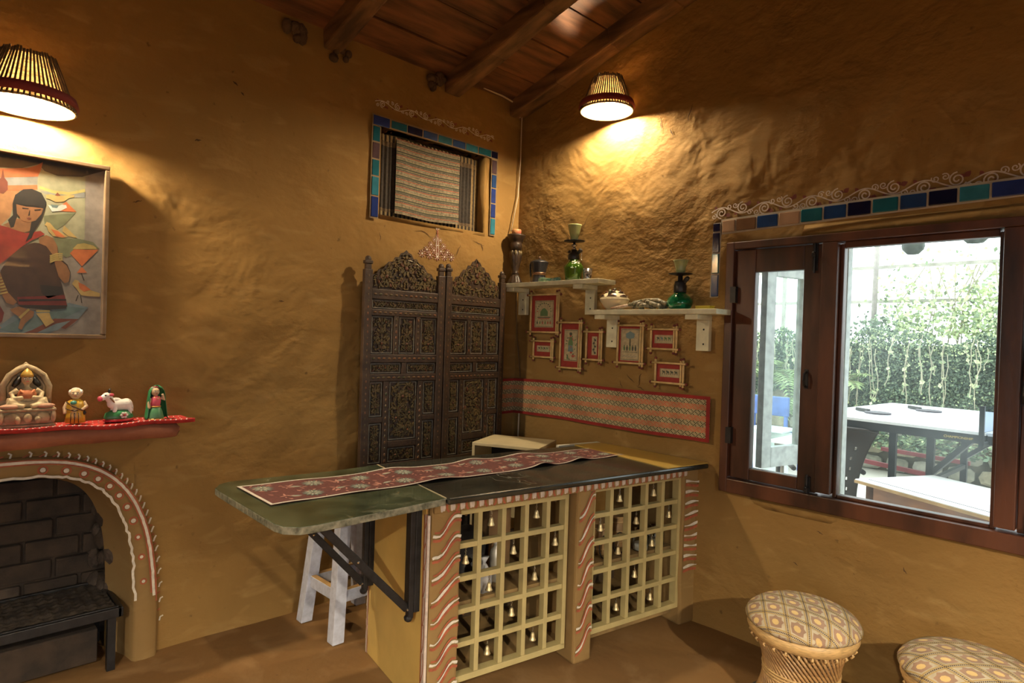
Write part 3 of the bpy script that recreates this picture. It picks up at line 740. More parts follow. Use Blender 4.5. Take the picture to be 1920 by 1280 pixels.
def face(par, c, r, s=1.0, M=None):
    q = MB(M); x, y, z = c
    for sg in (-1, 1): q.ell((x + sg * r * .38, y - r * .86, z + r * .08), (r * .20, r * .10, r * .12), 8, 6)
    q.build('eye_white', PURE, par); q = MB(M)
    for sg in (-1, 1):
        q.ell((x + sg * r * .38, y - r * .95, z + r * .08), (r * .09, r * .05, r * .10), 7, 5)
        q.bar((x + sg * r * .18, y - r * .93, z + r * .34), (x + sg * r * .58, y - r * .80, z + r * .34), r * .06, r * .08)
    q.build('eye', HAIR, par); q = MB(M)
    q.ell((x, y - r * .93, z - r * .42), (r * .26, r * .08, r * .08), 8, 5); q.build('mouth', REDG, par)
# 1 seated goddess in a stone niche  (local: x along shelf, -y to the room)
t = thing('shrine_statuette', (-2.655, -.105, 1.060), 'pale stone shrine with a seated crowned figure, largest on the mantel', 'statuette')
Ms = Matrix.Translation((-2.655, -.105, 1.060))
q = MB(Ms)
out = [(-.078, 0), (.078, 0), (.080, .13)] + [(.078 - .078 * i / 8, .155 + .078 * math.sin(PI / 2 * i / 8) ** .9 + (.010 if i == 8 else 0)) for i in range(9)] + [(-.078 * (8 - i) / 8, .155 + .078 * math.sin(PI / 2 * i / 8) ** .9) for i in range(7, -1, -1)] + [(-.080, .13)]
q.prism(out, -.050, -.018, frame((0, 0, 0), (1, 0, 0), (0, 0, 1), (0, -1, 0)) @ Matrix.Translation((0, 0, 0)))
q.build('niche_slab', STONE, t, bevel=.004)
q = MB(Ms)
arcp = [(-.066, -.008, .10), (-.070, -.008, .15), (-.052, -.008, .192), (-.025, -.008, .214), (0, -.008, .226), (.025, -.008, .214), (.052, -.008, .192), (.070, -.008, .15), (.066, -.008, .10)]
q.tube([(p[0], p[1] + .02, p[2]) for p in arcp], .011, 8)
for sg in (-1, 1): q.tube([(sg * .05, .014, .10), (sg * .055, .014, .15), (sg * .03, .014, .19)], .006, 6)
q.build('arch_moulding', STONE, t, smooth=True)
q = MB(Ms); q.box(-.085, .085, -.048, .045, 0, .012); q.box(-.082, .082, -.042, .04, .012, .060); q.box(-.088, .088, -.050, .045, .060, .072)
q.build('plinth', STONE, t, bevel=.005)
q = MB(Ms)
for sg in (-1, 1):
    q.ell((sg * .045, -.043, .036), (.026, .012, .022), 12, 8); q.ell((sg * .03, -.050, .030), (.010, .010, .014), 10, 6); q.ell((sg * .078, -.04, .04), (.010, .014, .026), 10, 6)
q.ell((0, -.048, .036), (.014, .010, .018), 10, 7); q.build('plinth_carving', STONE, t, smooth=True)
blob('body', PALE, t, [((0, -.005, .115), (.030, .022, .034)), ((0, -.010, .085), (.036, .026, .016)), ((0, -.005, .180), (.0185, .018, .022)), ((0, 0, .155), (.009, .010, .016))], .0026,
     [([(-.026, -.005, .138), (-.046, -.006, .125), (-.040, -.024, .108), (-.012, -.030, .112)], [.011, .010, .009, .008]), ([(.026, -.005, .138), (.046, -.006, .125), (.040, -.024, .108), (.012, -.030, .112)], [.011, .010, .009, .008]),
      ([(-.012, -.015, .085), (-.058, -.026, .096), (-.062, -.030, .085), (-.010, -.042, .080)], [.016, .017, .013, .009]), ([(.012, -.015, .085), (.058, -.026, .096), (.062, -.030, .085), (.010, -.042, .080)], [.016, .017, .013, .009])], M=Ms)
face(t, (0, -.006, .180), .0185, M=Ms)
q = MB(Ms); q.lathe([(.021, 0), (.019, .010), (.012, .022), (.001, .032)], (0, -.003, .188), 14); q.build('crown', GOLDP, t, smooth=True)
q = MB(Ms)
for sg in (-1, 1): q.tube([(sg * .018, .006, .186), (sg * .030, .008, .165), (sg * .040, .006, .150)], [.008, .011, .006], 8)
q.build('hair', HAIR, t, smooth=True)
q = MB(Ms); q.lathe([(.028, .108), (.0315, .118), (.029, .130), (.020, .140)], (0, -.005, 0), 16); q.f = [f for f in q.f if len(f) == 4]; q.mi = q.mi[:len(q.f)]; q.tube([(-.022, -.022, .14), (0, -.034, .115), (.022, -.022, .14)], .004, 6); q.build('garland', mat('orange_wash', (0.42, 0.13, 0.05), .7), t, smooth=True)
for sg in (-1, 1):
    q = MB(Ms); q.ell((sg * .052, -.036, .080), (.033, .018, .010), 12, 7); q.build('lotus_cushion', mat('pink_wash', (0.44, 0.24, 0.15), .7), t, smooth=True)
# 2 old man in yellow
Ms = Matrix.Translation((-2.503, -.12, 1.062)) @ Matrix.Rotation(math.radians(-12), 4, 'Z')
t = thing('old_man_figurine', (-2.503, -.12, 1.062), 'clay figurine of a bald man in a yellow robe', 'figurine')
blob('body', FLESH2, t, [((0, 0, .117), (.020, .019, .022)), ((0, 0, .095), (.009, .009, .012)), ((0, 0, .062), (.028, .020, .034)), ((0, 0, .03), (.027, .020, .034)), ((-.019, .002, .117), (.005, .004, .008)), ((.019, .002, .117), (.005, .004, .008)), ((0, -.02, .115), (.004, .005, .006))], .0022,
     [([(-.024, 0, .084), (-.034, -.004, .062), (-.031, -.012, .040)], [.009, .008, .007]), ([(.024, 0, .084), (.036, -.004, .066), (.020, -.022, .056)], [.009, .008, .006]), ([(-.012, -.004, .02), (-.013, -.016, .004)], [.010, .009]), ([(.012, -.004, .02), (.013, -.016, .004)], [.010, .009])], M=Ms)
q = MB(Ms); q.lathe([(.034, .004), (.033, .03), (.029, .052), (.031, .07), (.027, .086), (.014, .096)], n=22, wob=lambda a, z: 1 + .03 * math.sin(a * 9)); q.build('robe', YROBE, t, smooth=True)
q = MB(Ms)
q.tube([(-.028, -.012, .086), (-.006, -.031, .070), (.020, -.027, .056), (.032, -.008, .05)], .0026, 6); q.tube([(-.030, -.014, .060), (0, -.034, .052), (.030, -.012, .060)], .0024, 6)
for x in (-.012, 0, .012): q.tube([(x, -.033, .045), (x * 1.1, -.035, .006)], .0016, 6)
q.build('robe_fold', LINEK, t, smooth=True)
q = MB(Ms); q.ell((-.004, -.022, .083), (.012, .010, .009), 10, 7); q.build('shirt', DGREEN, t, smooth=True)
q = MB(Ms)
for sg in (-1, 1): q.ell((sg * .017, .004, .124), (.007, .014, .009), 10, 7)
q.ell((0, .012, .128), (.018, .010, .012), 10, 7); q.build('white_hair', PURE, t, smooth=True)
face(t, (0, 0, .117), .0195, M=Ms)
q = MB(Ms); q.ell((.031, -.014, .042), (.006, .006, .008), 8, 6); q.build('pouch', HAIR, t)
# 3 cow
Ms = Matrix.Translation((-2.355, -.12, 1.062)) @ Matrix.Rotation(math.radians(8), 4, 'Z')
t = thing('cow_figurine', (-2.355, -.12, 1.062), 'white clay cow figurine with a pink muzzle on a green base', 'figurine')
blob('body', PURE, t, [((.004, 0, .066), (.042, .021, .023)), ((.026, 0, .066), (.024, .022, .025)), ((-.026, 0, .072), (.018, .018, .020)), ((-.046, -.006, .104), (.019, .015, .015)), ((-.062, -.010, .098), (.013, .011, .011)), ((-.012, 0, .088), (.018, .012, .008))], .0024,
     [([(-.026, 0, .078), (-.042, -.004, .098)], [.016, .013]), ([(-.018, -.010, .06), (-.020, -.014, .040), (-.021, -.014, .026)], [.010, .008, .007]), ([(.030, -.010, .06), (.038, -.013, .044), (.036, -.013, .026)], [.012, .008, .007]), ([(-.018, .010, .06), (-.020, .012, .026)], [.010, .007]), ([(.032, .010, .06), (.037, .012, .026)], [.012, .007]), ([(.046, 0, .075), (.052, 0, .055), (.050, -.004, .036)], [.004, .003, .003])], M=Ms)
q = MB(Ms); q.ell((-.073, -.013, .095), (.010, .011, .011), 10, 7); q.build('muzzle', PINK, t, smooth=True)
q = MB(Ms); q.ell((-.036, -.026, .110), (.009, .004, .006), 8, 6); q.ell((-.034, .012, .112), (.008, .004, .006), 8, 6); q.build('ear', PINK, t, smooth=True)
q = MB(Ms); q.tube([(-.040, -.010, .118), (-.040, -.013, .128), (-.036, -.011, .134)], [.005, .004, .001], 7); q.tube([(-.036, .004, .118), (-.034, .007, .128), (-.030, .004, .134)], [.005, .004, .001], 7); q.build('horn', HAIR, t, smooth=True)
q = MB(Ms); q.ell((-.056, -.021, .108), (.004, .002, .003), 7, 5); q.build('eye', HAIR, t)
q = MB(Ms); q.tube(ring(.0185, 18), .003, 6, closed=True, caps=False); q.M = Ms
rt = Matrix.Translation((-.031, -.001, .088)) @ Matrix.Rotation(math.radians(50), 4, 'Y')
q.v = [Ms @ rt @ (Ms.inverted() @ p) for p in q.v]; q.build('collar', mat('brown_collar', (0.22, 0.10, 0.03), .5), t, smooth=True)
q = MB(Ms)
for x, y in ((-.021, -.015), (.036, -.014), (-.020, .012), (.037, .012)): q.ell((x, y, .025), (.008, .008, .005), 8, 5)
q.build('hoof', HAIR, t)
q = MB(Ms); q.lathe([(.052, .008), (.054, .016), (.048, .034), (.030, .044), (.001, .046)], n=26); q.v = [Ms @ Vector(((Ms.inverted() @ p).x, (Ms.inverted() @ p).y * .62, (Ms.inverted() @ p).z)) for p in q.v]; q.build('green_base', GREEN, t, smooth=True)
q = MB(Ms); q.lathe([(.052, 0), (.056, .002), (.055, .009), (.050, .011)], n=26); q.v = [Ms @ Vector(((Ms.inverted() @ p).x, (Ms.inverted() @ p).y * .66, (Ms.inverted() @ p).z)) for p in q.v]; q.build('red_foot', REDG, t, smooth=True)
q = MB(Ms)
for a in range(6): q.ell((.008 + .010 * math.cos(a * PI / 3), -.034, .026 + .009 * math.sin(a * PI / 3)), (.006, .003, .0045), 8, 5)
q.build('petal_flower', PURE, t, smooth=True); q = MB(Ms); q.ell((.008, -.037, .026), (.006, .003, .004), 8, 5); q.build('flower_centre', REDG, t)
# 4 woman with a green veil
Ms = Matrix.Translation((-2.222, -.12, 1.058)) @ Matrix.Rotation(math.radians(10), 4, 'Z')
t = thing('woman_figurine', (-2.222, -.12, 1.058), 'clay figurine of a woman in a pink blouse and green veil', 'figurine')
blob('body', FLESH2, t, [((-.002, -.002, .119), (.0165, .016, .018)), ((0, 0, .099), (.007, .007, .012)), ((0, 0, .078), (.019, .014, .022)), ((0, 0, .05), (.018, .014, .02))], .0022,
     [([(-.018, 0, .092), (-.027, -.004, .07), (-.027, -.008, .048)], [.007, .0065, .0055]), ([(.018, 0, .092), (.033, -.006, .082), (.024, -.010, .108)], [.007, .0065, .0055])], M=Ms)
q = MB(Ms); q.lathe([(.016, .052), (.019, .06), (.021, .078), (.019, .094), (.009, .101)], n=20); q.build('blouse', PINK, t, smooth=True)
q = MB(Ms); q.lathe([(.033, 0), (.032, .012), (.027, .035), (.020, .054), (.015, .058)], n=28, wob=lambda a, z: 1 + .05 * math.sin(a * 12) * max(0, (.06 - z) / .06)); q.build('skirt', mat('light_green_glaze', (0.08, 0.26, 0.12), .4, var=.15), t, smooth=True)
q = MB(Ms); q.lathe([(.0335, .0), (.0345, .003), (.0325, .007)], n=28); q.tube(ring(.0195, 18, (0, 0, .056)), .003, 6, closed=True, caps=False); q.tube([(-.012, -.012, .098), (0, -.021, .088), (.012, -.012, .098)], .0016, 6); q.build('gold_trim', GOLDP, t, smooth=True)
q = MB(Ms)
vp = [(-.022, .136), (-.020, .125)]
def veil(u, v):
    an = -.25 + u * (PI + .7); z = .004 + .138 * (1 - v)
    top = max(0, (z - .112) / .03); r = (.026 + .018 * v) * math.sqrt(max(0.02, 1 - top * top * .97)) if top > 0 else .026 + .016 * v
    return (.006 + r * math.cos(an) * 1.05, .002 + r * math.sin(an) * .8, z + .003 * math.sin(an * 7))
q.grid(veil, 26, 16); q.build('veil', GREEN, t, smooth=True, mods=[('SOLIDIFY', dict(thickness=.002))])
q = MB(Ms); q.ell((-.001, .003, .126), (.0175, .016, .014), 14, 8); q.build('hair', HAIR, t, smooth=True)
q = MB(Ms)
for a in range(9): q.ell((-.017 + .034 * a / 8, -.004 + .003 * abs(a - 4), .134 + .006 * math.sin(a * PI / 8) - .002), .0036, 7, 5)
q.build('flower_garland', mat('garland_red', (0.42, 0.06, 0.08), .6), t, smooth=True)
face(t, (-.002, -.002, .118), .0165, M=Ms)

# ---------------------------------------------------------------- framed painting
t = thing('framed_painting', (-2.85, 0, 1.39), 'large framed painting of a seated woman with birds and kites', 'painting')
PX0, PX1, PZ0, PZ1 = -3.24, -2.392, 1.393, 2.106
q = MB(ML); FW = .018
for a0, a1, z0, z1 in ((PX0, PX1, PZ1 - FW, PZ1), (PX0, PX1, PZ0, PZ0 + FW), (PX0, PX0 + FW, PZ0 + FW, PZ1 - FW), (PX1 - FW, PX1, PZ0 + FW, PZ1 - FW)): q.box(a0, a1, z0, z1, .008, .046)
q.build('frame', mat('bronze_frame', (0.20, 0.13, 0.075), .35, metal=.5, var=.15), t, bevel=.004)
q = MB(ML); q.box(PX0 + .01, PX1 - .01, PZ0 + .01, PZ1 - .01, .010, .024); q.build('backing_board', MIDB, t)
PC = {}
polys = []
def pp(col, pts, lay): polys.append((col, pts, lay))
def pm(X, Y):        # picture coordinates: X right from the photograph's frame edge, Y down the sheet
    top = 75 + 105 * X / 655
    return (-2.742 + (X / 3.2) * (.3505 / 204.5), PZ1 - (PZ1 - PZ0) * (Y - top) / (1197 - top))
BGM = (128, 116, 98)
G = dict(mauve=(140, 124, 104), dark=(66, 56, 42), olive=(150, 142, 100), orange=(196, 98, 44), peach=(180, 116, 60), grey=(132, 128, 112), greenish=(112, 112, 70), yellow=(180, 158, 74), hair=(38, 32, 26), skin=(150, 92, 44), red=(160, 40, 22), brown=(70, 42, 26), teal=(88, 112, 104), blueg=(104, 120, 118), deep=(120, 30, 20), bird=(190, 150, 70), kite=(204, 96, 36), white=(200, 196, 170), line=(52, 34, 20), rust=(120, 52, 30), lgold=(180, 146, 62))
def ell2(cx, cy, rx, ry, a=0, n=18):
    return [(cx + rx * math.cos(2 * PI * i / n) * math.cos(a) - ry * math.sin(2 * PI * i / n) * math.sin(a), cy + rx * math.cos(2 * PI * i / n) * math.sin(a) + ry * math.sin(2 * PI * i / n) * math.cos(a)) for i in range(n)]
pp('mauve', [(-900, 20), (640, 160), (640, 1190), (-900, 1190)], 0)
pp('olive', [(-900, 150), (210, 200), (500, 215), (505, 600), (400, 720), (300, 640), (-900, 640)], 1)
pp('dark', [(-900, 60), (-400, 60), (100, 80), (630, 165), (560, 215), (480, 236), (330, 232), (250, 205), (215, 165), (120, 190), (-60, 190), (-900, 180)], 2)
pp('orange', [(-900, 190), (0, 195), (150, 190), (205, 172), (240, 150), (228, 200), (212, 240), (0, 250), (-900, 250)], 3)
pp('grey', [(-900, 250), (0, 250), (212, 238), (210, 290), (0, 297), (-900, 300)], 3)
pp('orange', [(-900, 298), (0, 297), (210, 288), (212, 316), (0, 330), (-900, 330)], 4)
pp('peach', [(-900, 330), (0, 330), (110, 322), (80, 400), (60, 480), (0, 540), (-900, 540)], 3)
pp('yellow', [(222, 292), (300, 318), (400, 328), (498, 308), (500, 326), (400, 345), (300, 335), (222, 310)], 4)
pp('grey', [(225, 325), (500, 330), (500, 360), (300, 360)], 3)
pp('rust', [(5, 250), (14, 198), (24, 250), (42, 275), (44, 320), (20, 345), (-10, 340), (-20, 280)], 5)
pp('greenish', [(250, 470), (445, 450), (380, 520), (320, 560), (260, 530)], 3)
pp('greenish', [(300, 600), (480, 605), (600, 660), (480, 690), (390, 715), (340, 680)], 3)
pp('kite', [(385, 385), (450, 445), (300, 440)], 4); pp('rust', [(330, 330), (352, 352), (310, 354)], 5)
pp('bird', [(262, 345), (290, 342), (330, 352), (395, 345), (435, 345), (430, 358), (400, 362), (370, 385), (320, 388), (285, 372), (262, 366)], 6)
pp('white', [(275, 405), (320, 418), (360, 402), (384, 405), (390, 420), (350, 440), (300, 445)], 6); pp('teal', [(290, 402), (340, 408), (330, 424), (300, 420)], 7)
pp('bird', [(258, 525), (270, 506), (290, 512), (320, 545), (400, 590), (370, 600), (310, 590), (280, 560), (272, 532)], 6); pp('kite', [(296, 548), (340, 560), (385, 596), (330, 592)], 7)
pp('bird', [(375, 525), (460, 600), (405, 590), (365, 560)], 5)
pp('kite', [(415, 690), (440, 666), (595, 668), (492, 766)], 5); pp('lgold', [(430, 665), (460, 635), (510, 628), (560, 640), (590, 664)], 5); pp('greenish', [(480, 606), (560, 622), (604, 664), (560, 642), (500, 628)], 6)
pp('kite', [(492, 768), (525, 804), (460, 806)], 5); pp('line', [(488, 766), (496, 766), (494, 770), (490, 770)], 6)
pp('line', [(492, 806), (502, 830), (512, 850), (506, 852), (496, 832), (488, 808)], 4)
pp('bird', [(432, 872), (450, 846), (472, 852), (500, 890), (560, 910), (612, 925), (612, 946), (540, 944), (490, 938), (462, 900)], 6); pp('kite', [(472, 862), (510, 876), (552, 905), (510, 918), (480, 900)], 7)
pp('line', [(470, 938), (476, 938), (464, 972), (456, 975)], 7); pp('line', [(486, 940), (491, 940), (500, 985), (494, 985)], 7)
# water / rug at her feet
pp('blueg', [(-300, 1188), (0, 1140), (100, 1060), (330, 1010), (420, 985), (540, 1010), (470, 1090), (300, 1188)], 3)
pp('teal', [(20, 1150), (140, 1075), (250, 1060), (400, 1005), (520, 1015), (380, 1080), (240, 1130), (120, 1170)], 4)
pp('rust', [(200, 1150), (330, 1080), (480, 1080), (400, 1140), (340, 1130), (240, 1165), (150, 1180)], 5); pp('blueg', [(230, 1165), (340, 1110), (430, 1090), (350, 1150)], 6)
pp('orange', [(-60, 1130), (10, 1120), (26, 1140), (0, 1150)], 6)
# woman
pp('brown', [(15, 800), (60, 720), (130, 650), (200, 630), (290, 640), (330, 760), (372, 880), (408, 1005), (300, 1030), (130, 1010), (60, 960), (10, 900)], 7)
pp('deep', [(110, 955), (390, 940), (405, 1000), (300, 1015), (120, 1000)], 8); pp('hair', [(118, 968), (398, 962), (400, 972), (120, 980)], 9); pp('hair', [(118, 1002), (405, 1000), (400, 1018), (300, 1028), (130, 1016)], 9)
pp('hair', [(240, 880), (370, 890), (380, 930), (290, 960), (250, 930)], 8)
pp('red', [(-60, 548), (0, 530), (60, 545), (150, 575), (235, 560), (262, 580), (180, 620), (130, 655), (60, 720), (0, 770), (-70, 800), (-130, 720), (-120, 610)], 8)
pp('skin', [(40, 520), (95, 490), (185, 490), (182, 560), (140, 572), (80, 555), (20, 530)], 9)
pp('hair', [(75, 470), (72, 400), (85, 350), (130, 316), (180, 312), (235, 335), (266, 390), (256, 440), (235, 500), (200, 560), (185, 600), (150, 626), (170, 580), (185, 480), (100, 470), (82, 540), (65, 545), (48, 500)], 10)
pp('skin', [(92, 405), (150, 418), (250, 425), (238, 460), (205, 500), (165, 512), (125, 500), (98, 460)], 11)
pp('hair', [(85, 400), (90, 350), (150, 325), (230, 340), (262, 390), (255, 430), (200, 412), (140, 412)], 12)
pp('line', [(125, 424), (165, 428), (160, 434), (128, 432)], 13); pp('line', [(195, 434), (235, 430), (232, 438), (198, 442)], 13); pp('rust', [(150, 486), (165, 482), (182, 488), (166, 496)], 13); pp('line', [(168, 440), (172, 440), (172, 470), (160, 472)], 13)
pp('skin', [(225, 600), (270, 585), (310, 600), (338, 650), (350, 720), (400, 760), (420, 805), (412, 860), (385, 868), (350, 830), (330, 770), (310, 700), (270, 650), (230, 635)], 10)
pp('line', [(338, 650), (350, 715), (402, 758), (422, 805), (414, 862), (420, 805), (398, 764), (344, 722)], 11)
for k in range(4): pp('lgold', [(292, 705 + 12 * k), (330, 690 + 12 * k), (368, 690 + 12 * k), (374, 698 + 12 * k), (330, 700 + 12 * k), (296, 715 + 12 * k)], 12)
pp('skin', [(-60, 760), (0, 770), (30, 860), (60, 930), (110, 985), (90, 1005), (50, 990), (20, 930), (-40, 860)], 9)
for k in range(6): pp('lgold', [(-20 + 5 * k, 850 + 17 * k), (20 + 7 * k, 838 + 17 * k), (24 + 7 * k, 846 + 17 * k), (-14 + 5 * k, 860 + 17 * k)], 12)
pp('skin', [(70, 1030), (120, 1010), (210, 1040), (205, 1070), (160, 1110), (140, 1150), (120, 1140), (135, 1080), (90, 1050)], 10); pp('lgold', [(120, 1075), (175, 1022), (186, 1030), (132, 1085)], 12)
pp('bird', [(220, 1050), (300, 1045), (310, 1075), (330, 1100), (280, 1130), (250, 1085)], 10); pp('lgold', [(220, 1030), (300, 1030), (304, 1040), (222, 1044)], 12)
pp('deep', [(-150, 960), (0, 980), (40, 1050), (30, 1100), (0, 1130), (-170, 1120), (-210, 1040)], 8)
pp('skin', [(-120, 640), (-80, 700), (-90, 800), (-40, 870), (-70, 900), (-140, 830), (-150, 720)], 9)
pp('kite', [(-420, 640), (-330, 560), (-240, 650), (-330, 800)], 5); pp('lgold', [(-420, 640), (-330, 560), (-240, 650)], 6); pp('kite', [(-330, 800), (-290, 850), (-370, 850)], 5)
pp('bird', [(-560, 440), (-530, 410), (-500, 420), (-460, 470), (-380, 500), (-460, 520), (-540, 490)], 6); pp('kite', [(-520, 440), (-470, 460), (-420, 496), (-480, 500)], 7)
pp('bird', [(-700, 900), (-670, 870), (-640, 880), (-600, 930), (-520, 950), (-600, 980), (-680, 950)], 6)
pp('teal', [(-900, 1100), (-600, 1030), (-200, 1060), (-220, 1180), (-900, 1185)], 4); pp('rust', [(-760, 1150), (-420, 1080), (-380, 1100), (-700, 1175)], 5)
names = sorted(set(p[0] for p in polys)); q = MB(ML); pms = []
for i, nme in enumerate(names):
    c = G[nme]; gm = sum(c) / 3; c = [v * .8 + gm * .2 for v in c]; pms.append(mat('paint_' + nme, lin(*[min(255, v * w_) for v, w_ in zip(c, (.80, .84, .92))]), .45, var=.10, scale=30, coat=.15))
for col, pts, lay in polys:
    q.k = names.index(col)
    cp = []
    for X, Y in pts:
        a, z = pm(X, Y); cp.append((min(max(a, PX0 + FW), PX1 - FW), min(max(z, PZ0 + FW), PZ1 - FW)))
    q.flat(cp, .0245 + lay * .00015)
q.build('canvas_print', pms, t)
# ---------------------------------------------------------------- carved folding screen
scr = thing('folding_screen', (-.68, -.07, 0), 'dark carved wooden folding screen with arched crests behind the bar counter', 'screen')
def carve(par, M, x0, x1, z0, z1, seed, border=True, shape=None):
    rr = random.Random(seed); w = x1 - x0; h = z1 - z0
    q = MB(M)
    if shape: q.prism(shape, -.004, .0005)
    else: q.box(x0, x1, z0, z1, -.004, .0005)
    if border:
        q.k = 1
        for a0, a1, b0, b1 in ((x0 + .006, x1 - .006, z0 + .006, z0 + .010), (x0 + .006, x1 - .006, z1 - .010, z1 - .006), (x0 + .006, x0 + .010, z0 + .01, z1 - .01), (x1 - .010, x1 - .006, z0 + .01, z1 - .01)): q.box(a0, a1, b0, b1, 0, .0065)
    def lf(x, z, an, ln, wd):
        an0 = an; pts = leaf(x, z, an, ln, wd, 3); q.k = 2 if rr.random() < .80 else (0 if rr.random() < .75 else 3)
        n = len(pts); cx, cz = sum(p[0] for p in pts) / n, sum(p[1] for p in pts) / n
        q.add([(a, b, .0004) for a, b in pts] + [(cx + (a - cx) * .7, cz + (b - cz) * .7, .0075) for a, b in pts], [tuple(range(n, 2 * n))] + [(i, (i + 1) % n, n + (i + 1) % n, n + i) for i in range(n)])
    def ros(x, z, r, n=8):
        for k in range(n): lf(x + r * .22 * math.cos(2 * PI * k / n), z + r * .22 * math.sin(2 * PI * k / n), 2 * PI * k / n, r * .78, r * .42)
        q.k = 3; q.ell((x, z, .006), (r * .22, r * .22, .006), 8, 5)
    def vn(pts, wd):
        q.k = 2; q.tube([(a, b, .003) for a, b in pts], wd, 5)
    m = .014
    def inside(a, b):
        if not shape: return x0 + m < a < x1 - m and z0 + m < b < z1 - m
        c_ = False; n = len(shape)
        for i in range(n):
            (ax, az), (bx, bz) = shape[i], shape[i - 1]
            if (az > b) != (bz > b) and a < (bx - ax) * (b - az) / (bz - az) + ax: c_ = not c_
        return c_
    def fill(ln):                                       # openwork tendrils and leaves, mirrored about the middle
        cx = (x0 + x1) / 2; k = int(w * h / (ln * ln) * 1.25)
        for i in range(k):
            a = rr.uniform(0, w / 2 - m); b = rr.uniform(z0 + m * .6, z1 - m * .6); an = rr.uniform(0, 2 * PI)
            for sg in (-1, 1):
                tx, tz = cx + sg * a + ln * .9 * math.cos(an if sg > 0 else PI - an), b + ln * .9 * math.sin(an)
                if inside(cx + sg * a, b) and inside(tx, tz): lf(cx + sg * a, b, an if sg > 0 else PI - an, ln, ln * .42)
    fill(.026 if shape or (w > .14 and h > w) else .020)
    if shape:
        cx = (x0 + x1) / 2; ros(cx, z0 + h * .58, h * .25, 10)
        for sg in (-1, 1):
            ros(cx + sg * w * .29, z0 + h * .34, h * .21, 8); ros(cx + sg * w * .14, z0 + h * .2, h * .11, 6)
            for k in range(5): lf(cx + sg * w * (.06 + .075 * k), z0 + .012, PI / 2 - sg * rr.uniform(-.5, .7), h * .16, h * .09)
            for k in range(5): lf(cx + sg * w * (.13 + .06 * k), z0 + h * (.66 - .09 * k), rr.uniform(0, 6), h * .14, h * .08)
            vn([(cx + sg * w * (.02 + .40 * t), z0 + h * (.80 - .60 * t * t)) for t in fr(0, 1, .1)], .003)
            lf(cx + sg * w * .42, z0 + h * .2, PI / 2, h * .2, h * .12)
        lf(cx, z0 + h * .80, PI / 2, h * .16, h * .1)
    elif w > h * 1.2:
        n = max(2, int(round(w / h * 1.1))); u = (w - 2 * m) / n
        for k in range(n):
            cx = x0 + m + u * (k + .5); ros(cx, z0 + h / 2, min(u, h) * .36, 7)
            for sx in (-1, 1):
                for sz in (-1, 1): lf(cx + sx * u * .46, z0 + h / 2 + sz * h * .30, math.atan2(-sz, -sx) + rr.uniform(-.4, .4), u * .26, u * .13)
    elif h > w * 1.2 and w > .14:
        cx = (x0 + x1) / 2
        vn([(cx + w * .30 * math.sin(t * 7), z0 + m + (h - 2 * m) * t) for t in fr(0, 1, .05)], .004)
        ros(cx, z0 + h * .74, w * .24, 12); ros(cx - w * .22, z0 + h * .38, w * .18, 9); ros(cx + w * .24, z0 + h * .46, w * .15, 8); ros(cx + w * .2, z0 + h * .17, w * .16, 8); ros(cx - w * .24, z0 + h * .13, w * .12, 7)
        for k in range(34):
            a = rr.uniform(x0 + m, x1 - m); b = rr.uniform(z0 + m, z1 - m); lf(a, b, rr.uniform(0, 6.28), .045, .020)
        vn([(cx + (w / 2 - .02) * math.cos(t), z1 - .02 - w * .32 + w * .32 * math.sin(t)) for t in fr(0, PI, .2)], .004)
    else:
        cx = (x0 + x1) / 2; n = max(2, int(round(h / w)))
        for k in range(n):
            b = z0 + m + (h - 2 * m) * (k + .5) / n; s_ = min(w, (h - 2 * m) / n)
            if k % 2 == n % 2: ros(cx, b, s_ * .36, 8)
            for sg in (-1, 1):
                for dz in (-.34, -.05, .25): lf(cx + sg * w * .05, b + dz * s_, PI / 2 - sg * rr.uniform(.5, 1.2), s_ * .36, s_ * .17)
            lf(cx, b - s_ * .45, PI / 2, s_ * .4, s_ * .2)
        vn([(cx, z0 + m), (cx, z1 - m)], .003)
    return q.build('carved_panel', [DARKWOOD, BEADW, GILT, RUST], par)
